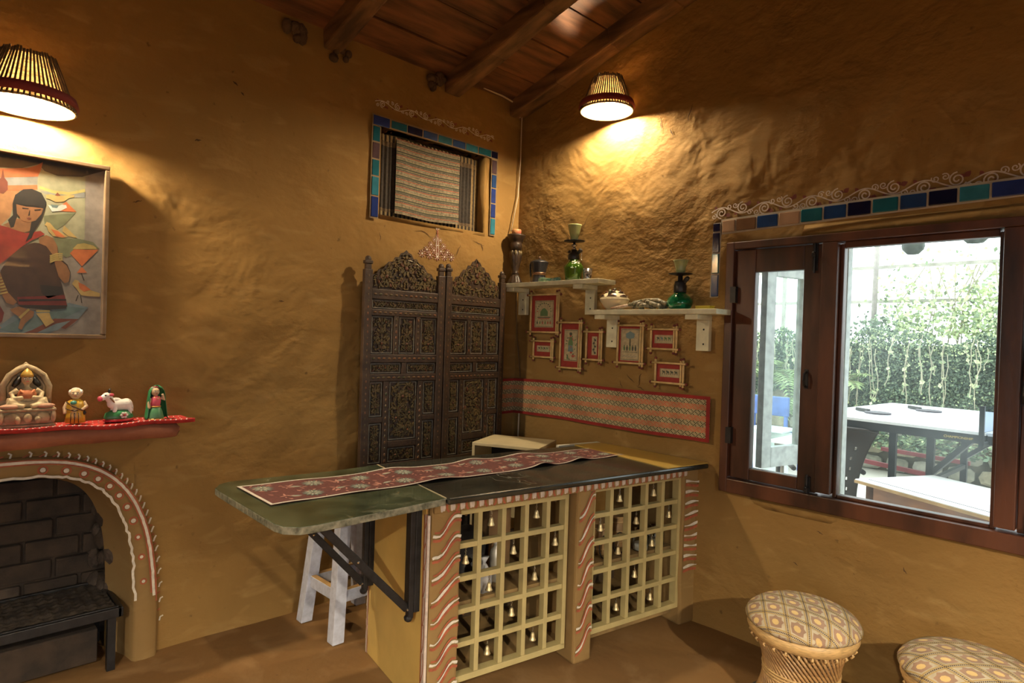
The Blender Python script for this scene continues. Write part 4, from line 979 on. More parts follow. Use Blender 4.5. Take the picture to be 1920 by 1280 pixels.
def screen_panel(p0, p1, seed, tz):
    """p0, p1 = feet of the two posts (left, right)"""
    a = Vector((*p0, 0)); b = Vector((*p1, 0)); w = (b - a).length; x = (b - a).normalized(); y = Vector((x.y, -x.x, 0))
    M = frame(a, x, (0, 0, 1), y)
    q = MB(M); pw = .046
    for c in (pw / 2, w - pw / 2):
        q.k = 0; q.box(c - pw / 2, c + pw / 2, 0, tz - .06, -.016, .018)
        q.box(c - pw * .36, c + pw * .36, tz - .06, tz - .03, -.011, .013); q.box(c - pw * .5, c + pw * .5, tz - .03, tz - .012, -.015, .017)
        q.ell((c, tz - .004, .001), (pw * .42, .020, .014), 10, 6)
    pn = q.build('screen_leaf', DARKWOOD, scr, bevel=.003)
    x0, x1 = pw, w - pw
    rails = [(.02, .07), (.685, .725), (1.185, 1.225), (1.29, 1.335), (1.55, 1.585), (1.64, 1.695)]
    def rail(a0, a1, z0, z1, d0=-.011, d1=.012, nm='rail'):
        r_ = MB(M); r_.box(a0, a1, z0, z1, d0, d1); r_.build(nm, DARKWOOD, pn, bevel=.003)
    for z0, z1 in rails: rail(x0, x1, z0, z1, -.012, .014)
    for c in (x0 + w * .30, x0 + w * .575): rail(c - .016, c + .016, 1.335, 1.55, nm='mullion')
    cm = (x0 + x1) / 2; rail(cm - .016, cm + .016, 1.225, 1.29, nm='mullion')
    c1, c2 = x0 + .085, x1 - .085
    for c in (c1 + .018, c2 - .018): rail(c - .018, c + .018, .725, 1.185, nm='mullion')
    rail(x0, c1, .955, .985); rail(c2, x1, .955, .985); rail(c1 + .036, c2 - .036, .812, .848)
    q = MB(M); rr = random.Random(seed)                # rubbed red studs along the rails and posts
    for z0, z1 in rails[2:]:
        k = x0 + .02
        while k < x1 - .02: q.ell((k, (z0 + z1) / 2, .014), (.011, .0065, .0035), 6, 4); k += .032
    for c in (pw / 2, w - pw / 2, x0 + w * .30, x0 + w * .575):
        z = 1.36 if c not in (pw / 2, w - pw / 2) else .2
        while z < (1.54 if c not in (pw / 2, w - pw / 2) else 1.78): q.ell((c, z, .016 if c in (pw / 2, w - pw / 2) else .012), (.006, .010, .0035), 6, 4); z += .034
    for c in (c1 + .018, c2 - .018):
        z = .74
        while z < 1.17: q.ell((c, z, .012), (.006, .010, .0035), 6, 4); z += .034
    o = stuff(q.build('painted_studs', mat('stud_red', (0.17, 0.060, 0.024), .5, rgb2=(0.035, 0.05, 0.02), scale=25), pn))
    cx = (x0 + x1) / 2; hw = (x1 - x0) / 2
    out = [(x0, 1.695), (x1, 1.695)]
    prof = [(1.0, .055), (.97, .085), (.86, .095), (.80, .120), (.66, .128), (.60, .150), (.52, .172), (.40, .176), (.33, .204), (.22, .206), (.16, .232), (.07, .240)]
    out += [(cx + hw * a_, 1.695 + b_ * (tz - 1.64) / .24) for a_, b_ in prof] + [(cx, 1.695 + .255 * (tz - 1.64) / .24)] + [(cx - hw * a_, 1.695 + b_ * (tz - 1.64) / .24) for a_, b_ in reversed(prof)]
    carve(pn, M, x0, x1, 1.695, 1.695 + .24 * (tz - 1.64) / .24, seed, False, out)
    carve(pn, M, x0, x1, 1.585, 1.64, seed + 1)
    for k, (a0, a1) in enumerate(((x0, x0 + w * .30 - .016), (x0 + w * .30 + .016, x0 + w * .575 - .016), (x0 + w * .575 + .016, x1))): carve(pn, M, a0, a1, 1.335, 1.55, seed + 2 + k)
    carve(pn, M, x0, cm - .016, 1.225, 1.29, seed + 6); carve(pn, M, cm + .016, x1, 1.225, 1.29, seed + 7)
    carve(pn, M, c1 + .036, c2 - .036, .848, 1.185, seed + 8); carve(pn, M, c1 + .036, c2 - .036, .725, .812, seed + 9)
    for k, (a0, a1, z0, z1) in enumerate(((x0, c1, .985, 1.185), (x0, c1, .725, .955), (c2, x1, .985, 1.185), (c2, x1, .725, .955))): carve(pn, M, a0, a1, z0, z1, seed + 10 + k)
    q = MB(M); q.box(x0, x1, .07, .685, -.006, .002); q.build('lower_panel', DARKWOOD, pn)
screen_panel((-1.205, -.050), (-.690, -.090), 11, 1.86)
screen_panel((-.686, -.094), (-.175, -.060), 41, 1.865)

# ---------------------------------------------------------------- shelves on the right wall
def shelf(a0, a1, ztop, br, label, grp='white wooden wall shelves'):
    t = thing('wall_shelf', (-.08, -(a0 + a1) / 2, ztop), label, 'shelf', grp)
    q = MB(MR); q.box(a0, a1, ztop - .026, ztop, .004, .165); q.build('board', SHELFW, t, bevel=.002)
    for a, zb in br:
        q = MB(MR); q.box(a - .036, a + .036, ztop - .052, ztop - .026, .004, .148)
        q.box(a - .036, a + .036, zb, ztop - .052, .004, .032); b = q.build('bracket', SHELFW, t, bevel=.002)
        q = MB(MR)
        for z in (ztop - .10, zb + .035): q.ell((a + .006, z, .032), (.005, .005, .003), 8, 4)
        stuff(q.build('screw', IRON, b))
    return t
shelf(.022, .836, 1.803, ((.090, 1.603), (.668, 1.603)), 'upper white wall shelf holding the candlestick and green hookah')
shelf(.768, 1.565, 1.624, ((.838, 1.412), (1.421, 1.414)), 'lower white wall shelf holding the painted pot and round emerald hookah')
U, LW_ = 1.803, 1.624
# candlestick and candle
t = thing('candlestick', (-.085, -.068, U), 'tall turned dark wooden candlestick with leaf carving on the upper shelf', 'candlestick')
P = Matrix.Translation((-.085, -.068, U))
CW = mat('candlestick_wood', (0.045, 0.026, 0.015), .4, var=.3, scale=40)
q = MB(P); q.lathe([(.046, 0), (.050, .006), (.046, .016), (.038, .03), (.030, .05), (.022, .066)], n=28, wob=lambda a, z: 1 + .10 * math.sin(a * 8) * (1 if z > .01 else 0)); q.build('foot', CW, t, smooth=True)
q = MB(P); q.lathe([(.022, .066), (.027, .072), (.021, .080), (.022, .10), (.030, .135), (.038, .17), (.040, .195), (.034, .215), (.026, .225)], n=32, wob=lambda a, z: 1 + .07 * math.sin(a * 8) * (1 if z > .08 else 0)); q.build('fluted_stem', CW, t, smooth=True)
q = MB(P)
for k in range(8):
    a = 2 * PI * k / 8; q.ell((.033 * math.cos(a), .033 * math.sin(a), .205), (.010, .010, .020), 8, 6)
stuff(q.build('leaf_carving', GILT, t, smooth=True))
q = MB(P); q.lathe([(.026, .222), (.036, .232), (.040, .25), (.040, .27), (.036, .278), (.044, .285), (.052, .305), (.060, .318), (.062, .326), (.054, .330), (.001, .330)], n=28); q.build('cup', CW, t, smooth=True)
t = thing('candle', (-.085, -.068, U + .330), 'short half pink half yellow pillar candle on the tall candlestick', 'candle')
q = MB(P); q.lathe([(.031, .330), (.032, .358), (.030, .363), (.010, .361), (.001, .358)], n=24); q.build('wax', mat('candle_wax', (0.60, 0.33, 0.13), .4, rgb2=(0.55, 0.13, 0.09), scale=14, detail=1), t, smooth=True)
q = MB(P); q.tube([(0, 0, .357), (.002, 0, .370)], .0015, 6); q.build('wick', HAIR, t)
# moka pot
t = thing('coffee_pot', (-.085, -.285, U), 'black metal stove-top coffee pot on the upper shelf', 'pot')
P = Matrix.Translation((-.085, -.290, U)); PEW = mat('dark_pewter', (0.055, 0.055, 0.06), .4, metal=.6, var=.2)
oct_ = lambda a, z: 1 + .03 * math.cos(8 * a)
q = MB(P); q.lathe([(.044, 0), (.045, .004), (.036, .052), (.037, .058), (.044, .062)], n=32, wob=oct_); q.build('boiler', PEW, t)
q = MB(P); q.lathe([(.036, .062), (.040, .066), (.054, .125), (.055, .132)], n=32, wob=oct_); q.add([(-.036, .02, .128), (-.036, -.02, .128), (-.064, 0, .134), (-.046, 0, .10)], [(0, 2, 3), (2, 1, 3), (0, 1, 2)]); q.build('jug', PEW, t)
q = MB(P); q.lathe([(.056, .131), (.054, .136), (.030, .146), (.008, .150)], n=32); q.build('lid', PEW, t)
q = MB(P); q.lathe([(.006, .149), (.008, .154), (.010, .160), (.008, .168), (.001, .170)], n=14); q.build('lid_knob', mat('brown_knob', (0.10, 0.05, 0.025), .4), t, smooth=True)
q = MB(P); q.lathe([(.041, .050), (.0425, .058), (.041, .066)], n=32); q.build('waist_band', mat('copper_band', (0.30, 0.15, 0.08), .4, metal=.6), t, smooth=True)
q = MB(P); q.tube([(0, .05, .128), (0, .075, .135), (0, .082, .12), (0, .078, .07), (0, .074, .045)], [.006, .007, .007, .006, .005], 8); q.build('handle', BLACKP, t, smooth=True)
t = thing('spoon_rest', (-.075, -.203, U), 'small steel spoon stand beside the black coffee pot', 'utensil')
q = MB(Matrix.Translation((-.075, -.205, U))); q.lathe([(.016, 0), (.017, .003), (.004, .006), (.003, .075), (.006, .08)], n=14); q.ell((0, 0, .09), (.012, .006, .016), 10, 7); q.ell((.0, .0, .12), (.010, .010, .008), 10, 6); q.build('stand', STEEL, t, smooth=True)
# green hose coil
t = thing('hookah_hose', (-.10, -.40, U), 'coiled shiny green hookah hose on the upper shelf', 'hose')
q = MB(Matrix.Translation((-.11, -.405, U)))
pts = [(.035 * math.sin(k * .45) * .8, .085 * math.cos(k * .45), .008 + .010 * (k / 40) + .004 * math.sin(k * 1.3)) for k in range(42)]
q.tube(pts, .0075, 8); q.build('hose', mat('green_hose', (0.035, 0.20, 0.13), .25, rgb2=(0.35, 0.42, 0.30), scale=55), t, smooth=True)
# hookah
GLG = mat('green_glass', (0.075, 0.19, 0.012), .08, var=.1, trans=.55, coat=.5); GLE = mat('emerald_glass', (0.010, 0.20, 0.075), .06, var=.1, trans=.6, coat=.5)
CEL = mat('celadon_ceramic', (0.36, 0.40, 0.17), .3, var=.05)
t = thing('hookah', (-.085, -.575, U), 'tall green glass hookah with a chrome stem on the upper shelf', 'hookah', 'hookahs')
P = Matrix.Translation((-.085, -.578, U))
q = MB(P); q.lathe([(.001, .001), (.044, 0), (.048, .006), (.052, .04), (.060, .075), (.061, .085), (.046, .108), (.036, .118), (.034, .132)], n=28); q.build('glass_base', GLG, t, smooth=True)
q = MB(P)
for k in range(22):
    a = -2.0 + R.uniform(-.7, .7); z = R.uniform(.075, .118); r = .058 - max(0, z - .085) * .6; q.ell((r * math.cos(a), r * math.sin(a), z), (.005, .005, .0035), 6, 4)
stuff(q.build('painted_flowers', PURE, t))
q = MB(P); q.lathe([(.034, .128), (.036, .132), (.037, .16), (.032, .168), (.020, .175), (.018, .19)], n=24); q.tube([(.0, -.02, .160), (.0, -.05, .182), (0, -.056, .187)], [.010, .012, .013], 10); q.tube([(0, .022, .165), (0, .04, .182)], [.009, .011], 10); q.build('hose_socket', BLACKP, t, smooth=True)
q = MB(P); q.lathe([(.008, .175), (.008, .190), (.017, .194), (.017, .199), (.009, .203), (.009, .210), (.018, .214), (.018, .219), (.008, .224), (.008, .238)], n=20); q.build('stem', STEEL, t, smooth=True)
q = MB(P); q.lathe([(.010, .236), (.060, .240), (.064, .244), (.060, .243), (.010, .241)], n=30); q.lathe([(.014, .243), (.016, .256), (.010, .257)], n=16); q.build('ash_plate', IRON, t, smooth=True)
q = MB(P); q.lathe([(.020, .252), (.030, .285), (.041, .335), (.043, .341), (.039, .341), (.026, .290), (.001, .280)], n=26); q.build('clay_bowl', CEL, t, smooth=True)
q = MB(P); q.tube([(0, -.052, .185), (.0, -.062, .17), (0, -.058, .13)], .0025, 6); q.tube([(0, -.058, .13), (0, -.066, .122)], .004, 6); q.build('tongs', STEEL, t, smooth=True)
# chrome glass
t = thing('tumbler', (-.075, -.672, U), 'small patterned silver tumbler beside the green hookah', 'glass')
q = MB(Matrix.Translation((-.070, -.676, U))); q.lathe([(.024, 0), (.025, .002), (.0275, .072), (.0255, .072), (.022, .005), (.001, .004)], n=20); q.build('cup', mat('engraved_silver', (0.62, 0.60, 0.55), .2, metal=.9, scale=110, rgb2=(0.05, 0.05, 0.05), detail=1), t, smooth=True)
# lower shelf: painted pot, plate, hose, hookah, yellow soap box
t = thing('painted_pot', (-.085, -.892, LW_), 'round white ceramic pot with a striped domed lid on the lower shelf', 'pot')
P = Matrix.Translation((-.088, -.896, LW_)); CRE = mat('cream_ceramic', (0.66, 0.56, 0.36), .3, var=.04); BRN = mat('brown_glaze', (0.075, 0.03, 0.02), .35)
q = MB(P); q.lathe([(.036, 0), (.040, .003), (.058, .016), (.078, .048), (.084, .060), (.083, .066), (.078, .068)], n=32); q.build('bowl', CRE, t, smooth=True)
lid = [(.080, .067), (.074, .074), (.060, .090), (.048, .098), (.030, .108), (.014, .112), (.001, .113)]
q = MB(P); q.lathe(lid, n=32); l_ = q.build('lid', CRE, t, smooth=True)
q = MB(P)
for r, z, n_ in ((.072, .0765, 6), (.050, .0975, 6), (.030, .1085, 4)):
    for k in range(n_):
        a0 = 2 * PI * k / n_; pts = [(r * math.cos(a0 + .09 * j), r * math.sin(a0 + .09 * j), z + .006 * math.sin(j / 9 * PI)) for j in range(10)]
        q.tube(pts, [.001 + .004 * math.sin(PI * j / 9) for j in range(10)], 6)
stuff(q.build('brown_stripe', BRN, l_, smooth=True))
q = MB(P); q.tube([(-.056, -.008, .080), (-.060, -.010, .100), (-.052, -.010, .108)], [.012, .008, .011], 9); q.lathe([(.008, .112), (.010, .120), (.006, .126), (.001, .127)], n=14); q.build('lid_knob', mat('dark_green_glaze', (0.10, 0.10, 0.05), .3), l_, smooth=True)
t = thing('painted_plate', (-.03, -.845, LW_), 'orange painted plate leaning on the wall behind the white pot', 'plate')
Mp = frame((-.040, -.835, LW_ + .062), (0, -1, 0), Vector((.25, 0, 1)).normalized(), Vector((-1, 0, .25)).normalized())
ORG = mat('orange_glaze', (0.55, 0.16, 0.05), .35, var=.15)
q = MB(Mp); q.lathe([(.001, .0), (.035, .001), (.052, .006), (.060, .011), (.058, .013), (.030, .005), (.001, .004)], n=30); q.build('dish', ORG, t, smooth=True)
q = MB(Mp)
for k in range(7):
    a = 2 * PI * k / 7; pts = spiral(.034 * math.cos(a), .034 * math.sin(a), .011, 1.2, a, 12)
    for p_ in ribbon(pts, .003): q.flat(p_, .0085)
for p_ in ribbon([(.053 * math.cos(2 * PI * k / 30), .053 * math.sin(2 * PI * k / 30)) for k in range(31)], .004): q.flat(p_, .0125)
stuff(q.build('painted_scrolls', mat('plate_yellow', (0.62, 0.45, 0.15), .35), t))
t = thing('hookah_hose', (-.10, -1.12, LW_), 'bundled dark braided hookah hose with a wooden mouthpiece on the lower shelf', 'hose')
Mh = Matrix.Translation((-.105, -1.135, LW_))
q = MB(Mh)
for k in range(3):
    pts = [(.022 * math.sin(j * .55 + k * 2), .10 - .215 * j / 24 + .012 * math.sin(j * .9 + k), .016 + .010 * k + .008 * math.sin(j * .8 + k * 2.1)) for j in range(25)]
    q.tube(pts, .0115, 9)
q.tube([(0, .11, .020), (.012, .10, .04), (.01, .02, .052), (0, -.06, .050), (-.01, -.115, .03)], .012, 9)
q.build('hose', mat('braided_hose', (0.045, 0.045, 0.022), .5, rgb2=(0.30, 0.25, 0.16), scale=70), t, smooth=True)
q = MB(Mh); q.tube([(0, .085, .026), (-.02, .13, .022), (-.045, .18, .012), (-.055, .208, .008)], [.012, .010, .008, .006], 10); q.build('mouthpiece', mat('mouthpiece_wood', (0.30, 0.15, 0.08), .4, rgb2=(0.55, 0.42, 0.32), scale=50), t, smooth=True)
t = thing('hookah', (-.085, -1.312, LW_), 'round emerald glass hookah with a black stem on the lower shelf', 'hookah', 'hookahs')
P = Matrix.Translation((-.085, -1.314, LW_))
q = MB(P); q.lathe([(.001, .001), (.040, 0), (.052, .004), (.064, .022), (.067, .040), (.060, .058), (.044, .074), (.032, .082), (.029, .092)], n=30); q.build('glass_base', GLE, t, smooth=True)
q = MB(P); q.lathe([(.031, .088), (.033, .094), (.033, .125), (.029, .138), (.029, .146), (.013, .150), (.012, .178)], n=24); q.tube([(0, -.02, .140), (0, -.034, .155), (0, -.038, .160)], [.010, .012, .013], 10); q.ell((0, -.040, .162), .012, 10, 7); q.build('stem', BLACKP, t, smooth=True)
q = MB(P); q.lathe([(.010, .176), (.056, .184), (.062, .188), (.055, .187), (.010, .181)], n=30); q.build('ash_plate', IRON, t, smooth=True)
q = MB(P); q.lathe([(.016, .184), (.023, .200), (.026, .205), (.024, .212), (.036, .250), (.040, .257), (.036, .257), (.020, .22), (.001, .215)], n=26); q.build('clay_bowl', CEL, t, smooth=True)
t = thing('yellow_box', (-.07, -1.452, LW_), 'small flat yellow box at the right end of the lower shelf', 'box')
q = MB(MR); q.box(1.415, 1.490, LW_, LW_ + .014, .045, .10); q.build('carton', mat('yellow_carton', (0.62, 0.46, 0.02), .5), t, bevel=.001)
q = MB(MR); q.box(1.413, 1.492, LW_ + .0142, LW_ + .019, .043, .102); q.build('lid', MATS['yellow_carton'], t, bevel=.001)

# ---------------------------------------------------------------- seven bamboo framed pictures
BAMB = mat('pale_bamboo', (0.62, 0.44, 0.19), .45, var=.12, scale=25); REDM = mat('red_mount', (0.27, 0.026, 0.016), .8, var=.06, scale=40)
SILK = mat('beige_silk', (0.42, 0.34, 0.20), .8, var=.10, scale=60); INK = mat('dark_ink', (0.07, 0.075, 0.05), .8); INKG = mat('green_ink', (0.10, 0.17, 0.07), .8); INKR = mat('red_ink', (0.36, 0.08, 0.05), .8); INKB = mat('blue_ink', (0.14, 0.20, 0.20), .8)
def motif(kind, x0, x1, z0, z1, q, rr):
    w, h = x1 - x0, z1 - z0; d = .0112
    X = lambda u: x0 + u * w; Z = lambda v: z0 + v * h
    def P_(k, pts): q.k = k; q.flat([(X(a), Z(b)) for a, b in pts], d + rr.uniform(0, .0003))
    def E_(k, cx, cz, rx, rz): q.k = k; q.flat([(X(cx) + rx * w * math.cos(i * PI / 5), Z(cz) + rz * h * math.sin(i * PI / 5)) for i in range(10)], d + rr.uniform(0, .0003))
    def border():
        for a, b, c_, e in ((.03, .97, .02, .035), (.03, .97, .965, .98), (.03, .045, .02, .98), (.955, .97, .02, .98)): P_(0, [(a, c_), (b, c_), (b, e), (a, e)])
    if kind == 'palace':
        border()
        for i in range(11): E_(rr.choice((0, 1, 2)), .5 + .36 * math.cos(PI * i / 10), .60 + .30 * math.sin(PI * i / 10), .035, .022)
        P_(1, [(.30, .42), (.70, .42), (.70, .58), (.60, .68), (.5, .72), (.40, .68), (.30, .58)]); P_(3, [(.40, .44), (.60, .44), (.60, .55), (.5, .62), (.40, .55)])
        P_(0, [(.15, .36), (.85, .36), (.85, .39), (.15, .39)]); P_(2, [(.2, .31), (.8, .31), (.8, .34), (.2, .34)])
        for i in range(6): E_(rr.choice((0, 1, 2)), .15 + .14 * i, .17, .035, .05); E_(0, .15 + .14 * i, .235, .018, .02)
    elif kind == 'lady':
        border(); E_(0, .48, .86, .11, .05); E_(2, .47, .80, .08, .04)
        P_(1, [(.36, .76), (.58, .76), (.66, .55), (.60, .36), (.34, .36), (.30, .55)]); P_(3, [(.34, .50), (.62, .50), (.70, .30), (.28, .30)])
        P_(2, [(.44, .30), (.62, .30), (.60, .24), (.46, .24)])
        for i in range(16): q.k = rr.choice((0, 1, 1, 2)); q.flat(leaf(X(rr.uniform(.08, .9)), Z(rr.uniform(.05, .75)), rr.uniform(0, 6), w * .14, w * .07), d + .0004 + i * .00002)
        E_(2, .68, .16, .11, .045); P_(1, [(.2, .06), (.34, .06), (.3, .18), (.24, .20)])
    elif kind == 'tree':
        border(); P_(3, [(.30, .70), (.70, .70), (.74, .84), (.5, .92), (.27, .84)]); E_(3, .5, .76, .24, .08)
        P_(0, [(.46, .45), (.54, .45), (.53, .72), (.47, .72)])
        for i in range(5):
            u = .2 + .15 * i; E_(rr.choice((0, 1, 2)), u, .38, .05, .08); E_(0, u, .47, .025, .02)
        for i in range(14): P_(3, [(.1 + .055 * i, .10 + .02 * (i % 3)), (.15 + .055 * i, .12 + .02 * (i % 3)), (.12 + .055 * i, .135 + .02 * (i % 3))])
        P_(0, [(.1, .26), (.9, .26), (.9, .272), (.1, .272)])
    elif kind == 'tall':
        for i in range(5):
            v = .12 + .17 * i; E_(0, .5 + .12 * (-1) ** i, v, .22, .06); E_(rr.choice((0, 1)), .45, v + .07, .12, .03)
    else:
        border(); n = 4
        for i in range(n):
            u = .2 + .6 * i / (n - 1); c_ = 0 if kind == 'bold' else rr.choice((0, 1, 3)); P_(c_, [(u - .07, .3), (u - .04, .3), (u - .03, .5), (u + .03, .5), (u + .04, .3), (u + .07, .3), (u + .06, .65), (u, .75), (u - .06, .62)]); E_(c_, u - .06, .7, .03, .09)
def picture(a0, a1, z1, z0, kind, im, label, seed):
    rr = random.Random(seed); t = thing('framed_picture', (0, -(a0 + a1) / 2, z0), label, 'picture', 'small bamboo framed pictures')
    s_ = .013
    q = MB(MR); q.box(a0 + .004, a1 - .004, z0 + .004, z1 - .004, .006, .010); q.build('red_mount', REDM, t)
    q = MB(MR); i0, i1, j0, j1 = im; w, h = a1 - a0, z1 - z0
    x0, x1, y0, y1 = a0 + w * i0, a0 + w * i1, z0 + h * j0, z0 + h * j1
    q.k = 4; q.box(x0, x1, y0, y1, .0101, .0108); q.k = 0; motif(kind, x0, x1, y0, y1, q, rr)
    q.build('silk_painting', [INK, INKG, INKR, INKB, SILK], t)
    def stick(p, q_, r):
        P0, P1 = Vector(p), Vector(q_); d = (P1 - P0).normalized() * .009
        s__ = MB(MR); s__.tube([P0 - d, P1 + d], r, 8); st = s__.build('bamboo_stick', BAMB, t, smooth=True)
        for e, sg in ((P0, -1), (P1, 1)):
            s__ = MB(MR); s__.ell(tuple(e + d * sg * 1.6), (.0085, .0085, .0075), 8, 6); s__.build('tip', OCHRE_D, st, smooth=True)
    for a in (a0 + .004, a1 - .004, ): stick((a, z0 - .006, .016), (a, z1 + .006, .016), .0065)
    stick((a1 - .019, z0 - .002, .017), (a1 - .019, z1 + .002, .017), .0055)
    for z in (z0 + .004, z1 - .004): stick((a0 - .006, z, .024), (a1 + .006, z, .024), .0055)
picture(.155, .408, 1.737, 1.487, 'palace', (.14, .80, .14, .84), 'largest bamboo framed picture, a palace scene below the upper shelf', 1)
picture(.190, .370, 1.437, 1.326, 'plain', (.16, .80, .34, .70), 'tiny bamboo framed picture with a dark animal strip, below the palace picture', 2)
picture(.425, .602, 1.558, 1.269, 'lady', (.18, .80, .16, .84), 'tall bamboo framed picture of a standing lady among leaves', 3)
picture(.637, .760, 1.504, 1.329, 'tall', (.34, .66, .18, .82), 'narrow bamboo framed picture with an upright ink strip, left of the shelf bracket', 4)
picture(.871, 1.050, 1.545, 1.323, 'tree', (.12, .84, .08, .90), 'bamboo framed picture of a tree and people, right of the shelf bracket', 5)
picture(1.097, 1.264, 1.526, 1.411, 'plain', (.14, .84, .30, .70), 'faint bamboo framed picture, upper of the two at the right', 6)
picture(1.132, 1.312, 1.344, 1.229, 'bold', (.16, .86, .30, .70), 'bold ink bamboo framed picture, lower of the two at the right', 7)

# ---------------------------------------------------------------- woven mat along the wall
t = thing('wall_mat', (-.01, -.74, .94), 'long woven reed mat with a red border pinned along the right wall', 'mat')
WM = [mat('reed_dark', (0.075, 0.07, 0.035), .9), mat('reed_beige', (0.36, 0.30, 0.17), .9), mat('reed_orange', (0.48, 0.12, 0.055), .9), mat('reed_tan', (0.40, 0.22, 0.11), .9), mat('red_border', (0.25, 0.014, 0.010), .85)]
def matp(u, v, d=.014):       # u 0..1 over -.16 (round the corner on the left wall) .. 1.472
    s = -.16 + 1.632 * u; z = .943 + .235 * v + .005 * math.sin(PI * max(0, s) / 1.47) + .004 * math.sin(s * 5) - .004 * (1 - u)
    dd = d + .006 * math.sin(s * 7 + v) ** 2
    if s < dd: return Vector((s - dd if s < 0 else -dd, -dd, z)) if s < 0 else Vector((-dd, -max(s, dd), z))
    return Vector((-dd, -s, z))
q = MB(); nu, nv = 230, 35
for j in range(nv + 1):
    for i in range(nu + 1): q.v.append(matp(i / nu, .065 + .87 * j / nv))
for j in range(nv):
    b = j // 5 % 2
    for i in range(nu):
        dk = (i + j) % 2 if (i // 2 + j) % 3 else 1
        q.f.append([j * (nu + 1) + i + 1, j * (nu + 1) + i, (j + 1) * (nu + 1) + i, (j + 1) * (nu + 1) + i + 1])
        q.mi.append((3 if dk else 2) if b else (1 if dk else 0))
q.build('weave', WM[:4], t)
q = MB()
for v0, v1 in ((0, .075), (.925, 1)): q.grid(lambda u, v: matp(u, v0 + (v1 - v0) * v, .016), 110, 1)
q.grid(lambda u, v: matp(.987 + .013 * u, v, .0165), 1, 20); q.build('red_border', WM[4], t)
# ---------------------------------------------------------------- bar counter  (MC: c along the front, v into the counter, z up)
ZT = .840
MF = MC @ frame((0, 0, 0), (1, 0, 0), (0, 0, 1), (0, -1, 0))          # front face: (c, z, out)
MS = MC @ frame((-1.560, 0, 0), (0, -1, 0), (0, 0, 1), (-1, 0, 0))    # left end face: (-v, z, out)
ctr = thing('bar_counter', tuple(MC @ Vector((-.8, .3, 0))), 'mud and marble bar counter with cream lattice fronts and painted pillars', 'bar counter')
def marble(name, c1, c2, vein):
    m = mat(name, c1, .22, scale=7, rgb2=c2, coat=.2)
    nt = m.node_tree; N = nt.nodes; L = nt.links; b = N['Principled BSDF']
    old = b.inputs['Base Color'].links[0].from_socket
    tc = N.new('ShaderNodeTexCoord'); ns = N.new('ShaderNodeTexNoise'); ns.inputs['Scale'].default_value = 3.2; ns.inputs['Detail'].default_value = 7; ns.inputs['Distortion'].default_value = 1.6
    L.new(tc.outputs['Object'], ns.inputs['Vector'])
    sub = N.new('ShaderNodeMath'); sub.operation = 'SUBTRACT'; sub.inputs[1].default_value = .5; L.new(ns.outputs[0], sub.inputs[0])
    ab = N.new('ShaderNodeMath'); ab.operation = 'ABSOLUTE'; L.new(sub.outputs[0], ab.inputs[0])
    r = N.new('ShaderNodeMapRange'); r.inputs[1].default_value = 0; r.inputs[2].default_value = .010; r.inputs[3].default_value = .75; r.inputs[4].default_value = 0; L.new(ab.outputs[0], r.inputs[0])
    n2 = N.new('ShaderNodeTexNoise'); n2.inputs['Scale'].default_value = 2.0; L.new(tc.outputs['Object'], n2.inputs['Vector'])
    r2 = N.new('ShaderNodeMapRange'); r2.inputs[1].default_value = .5; r2.inputs[2].default_value = .62; L.new(n2.outputs[0], r2.inputs[0])
    mu = N.new('ShaderNodeMath'); mu.operation = 'MULTIPLY'; L.new(r.outputs[0], mu.inputs[0]); L.new(r2.outputs[0], mu.inputs[1])
    x = N.new('ShaderNodeMix'); x.data_type = 'RGBA'; L.new(mu.outputs[0], x.inputs[0]); L.new(old, x.inputs[6]); x.inputs[7].default_value = (*vein, 1)
    L.new(x.outputs[2], b.inputs['Base Color']); return m
BLK = marble('black_marble', (0.020, 0.020, 0.015), (0.040, 0.040, 0.030), (0.34, 0.32, 0.25))
GRN = marble('green_marble', (0.024, 0.034, 0.017), (0.082, 0.098, 0.055), (0.24, 0.24, 0.16))
q = MB(MC)
q.prism([(-1.512, -.052), (-.004 + .0, -.055), (-.117, .655), (-1.512, .640)], ZT - .026, ZT)
q.build('black_marble_slab', BLK, ctr, bevel=.008)
q = MB(MC)
out = [(-1.516, -.040), (-1.516, .640), (-1.74, .600), (-2.16, .590), (-2.205, .56), (-2.230, .50), (-2.226, .45), (-2.146, -.060), (-2.128, -.105), (-2.085, -.135), (-2.03, -.135)]
q.prism(out, ZT - .027, ZT - .001)
EDGE = mat('chipped_marble_edge', (0.27, 0.25, 0.17), .7, scale=40, rgb2=(0.07, 0.07, 0.04), bump=.003, bscale=90)
s_ = q.build('green_marble_slab', [GRN, EDGE], ctr, bevel=.003)
for i, p_ in enumerate(s_.data.polygons):
    if i >= 2: p_.material_index = 1
q = MB(MC); q.box(-1.5165, -1.5115, -.036, .640, ZT - .006, ZT + .0006); q.build('slab_joint', mat('joint_cement', (0.36, 0.30, 0.19), .8), ctr)
# laminate board at the wall end
q = MB(MC); q.prism([(-.305, -.050), (-.006, -.052), (-.112, .650), (-.305, .655)], ZT, ZT + .004)
LAM = mat('yellow_laminate', (0.52, 0.34, 0.065), .35, scale=2.5, rgb2=(0.46, 0.30, 0.09))
q.build('yellow_board', LAM, ctr)
q = MB(MC); q.prism([(-.420, .655), (-.30, .655), (-.112, .650), (-.116, .675), (-.42, .68)], ZT - .01, ZT + .006); q.build('board_batten', WHITEP, ctr)
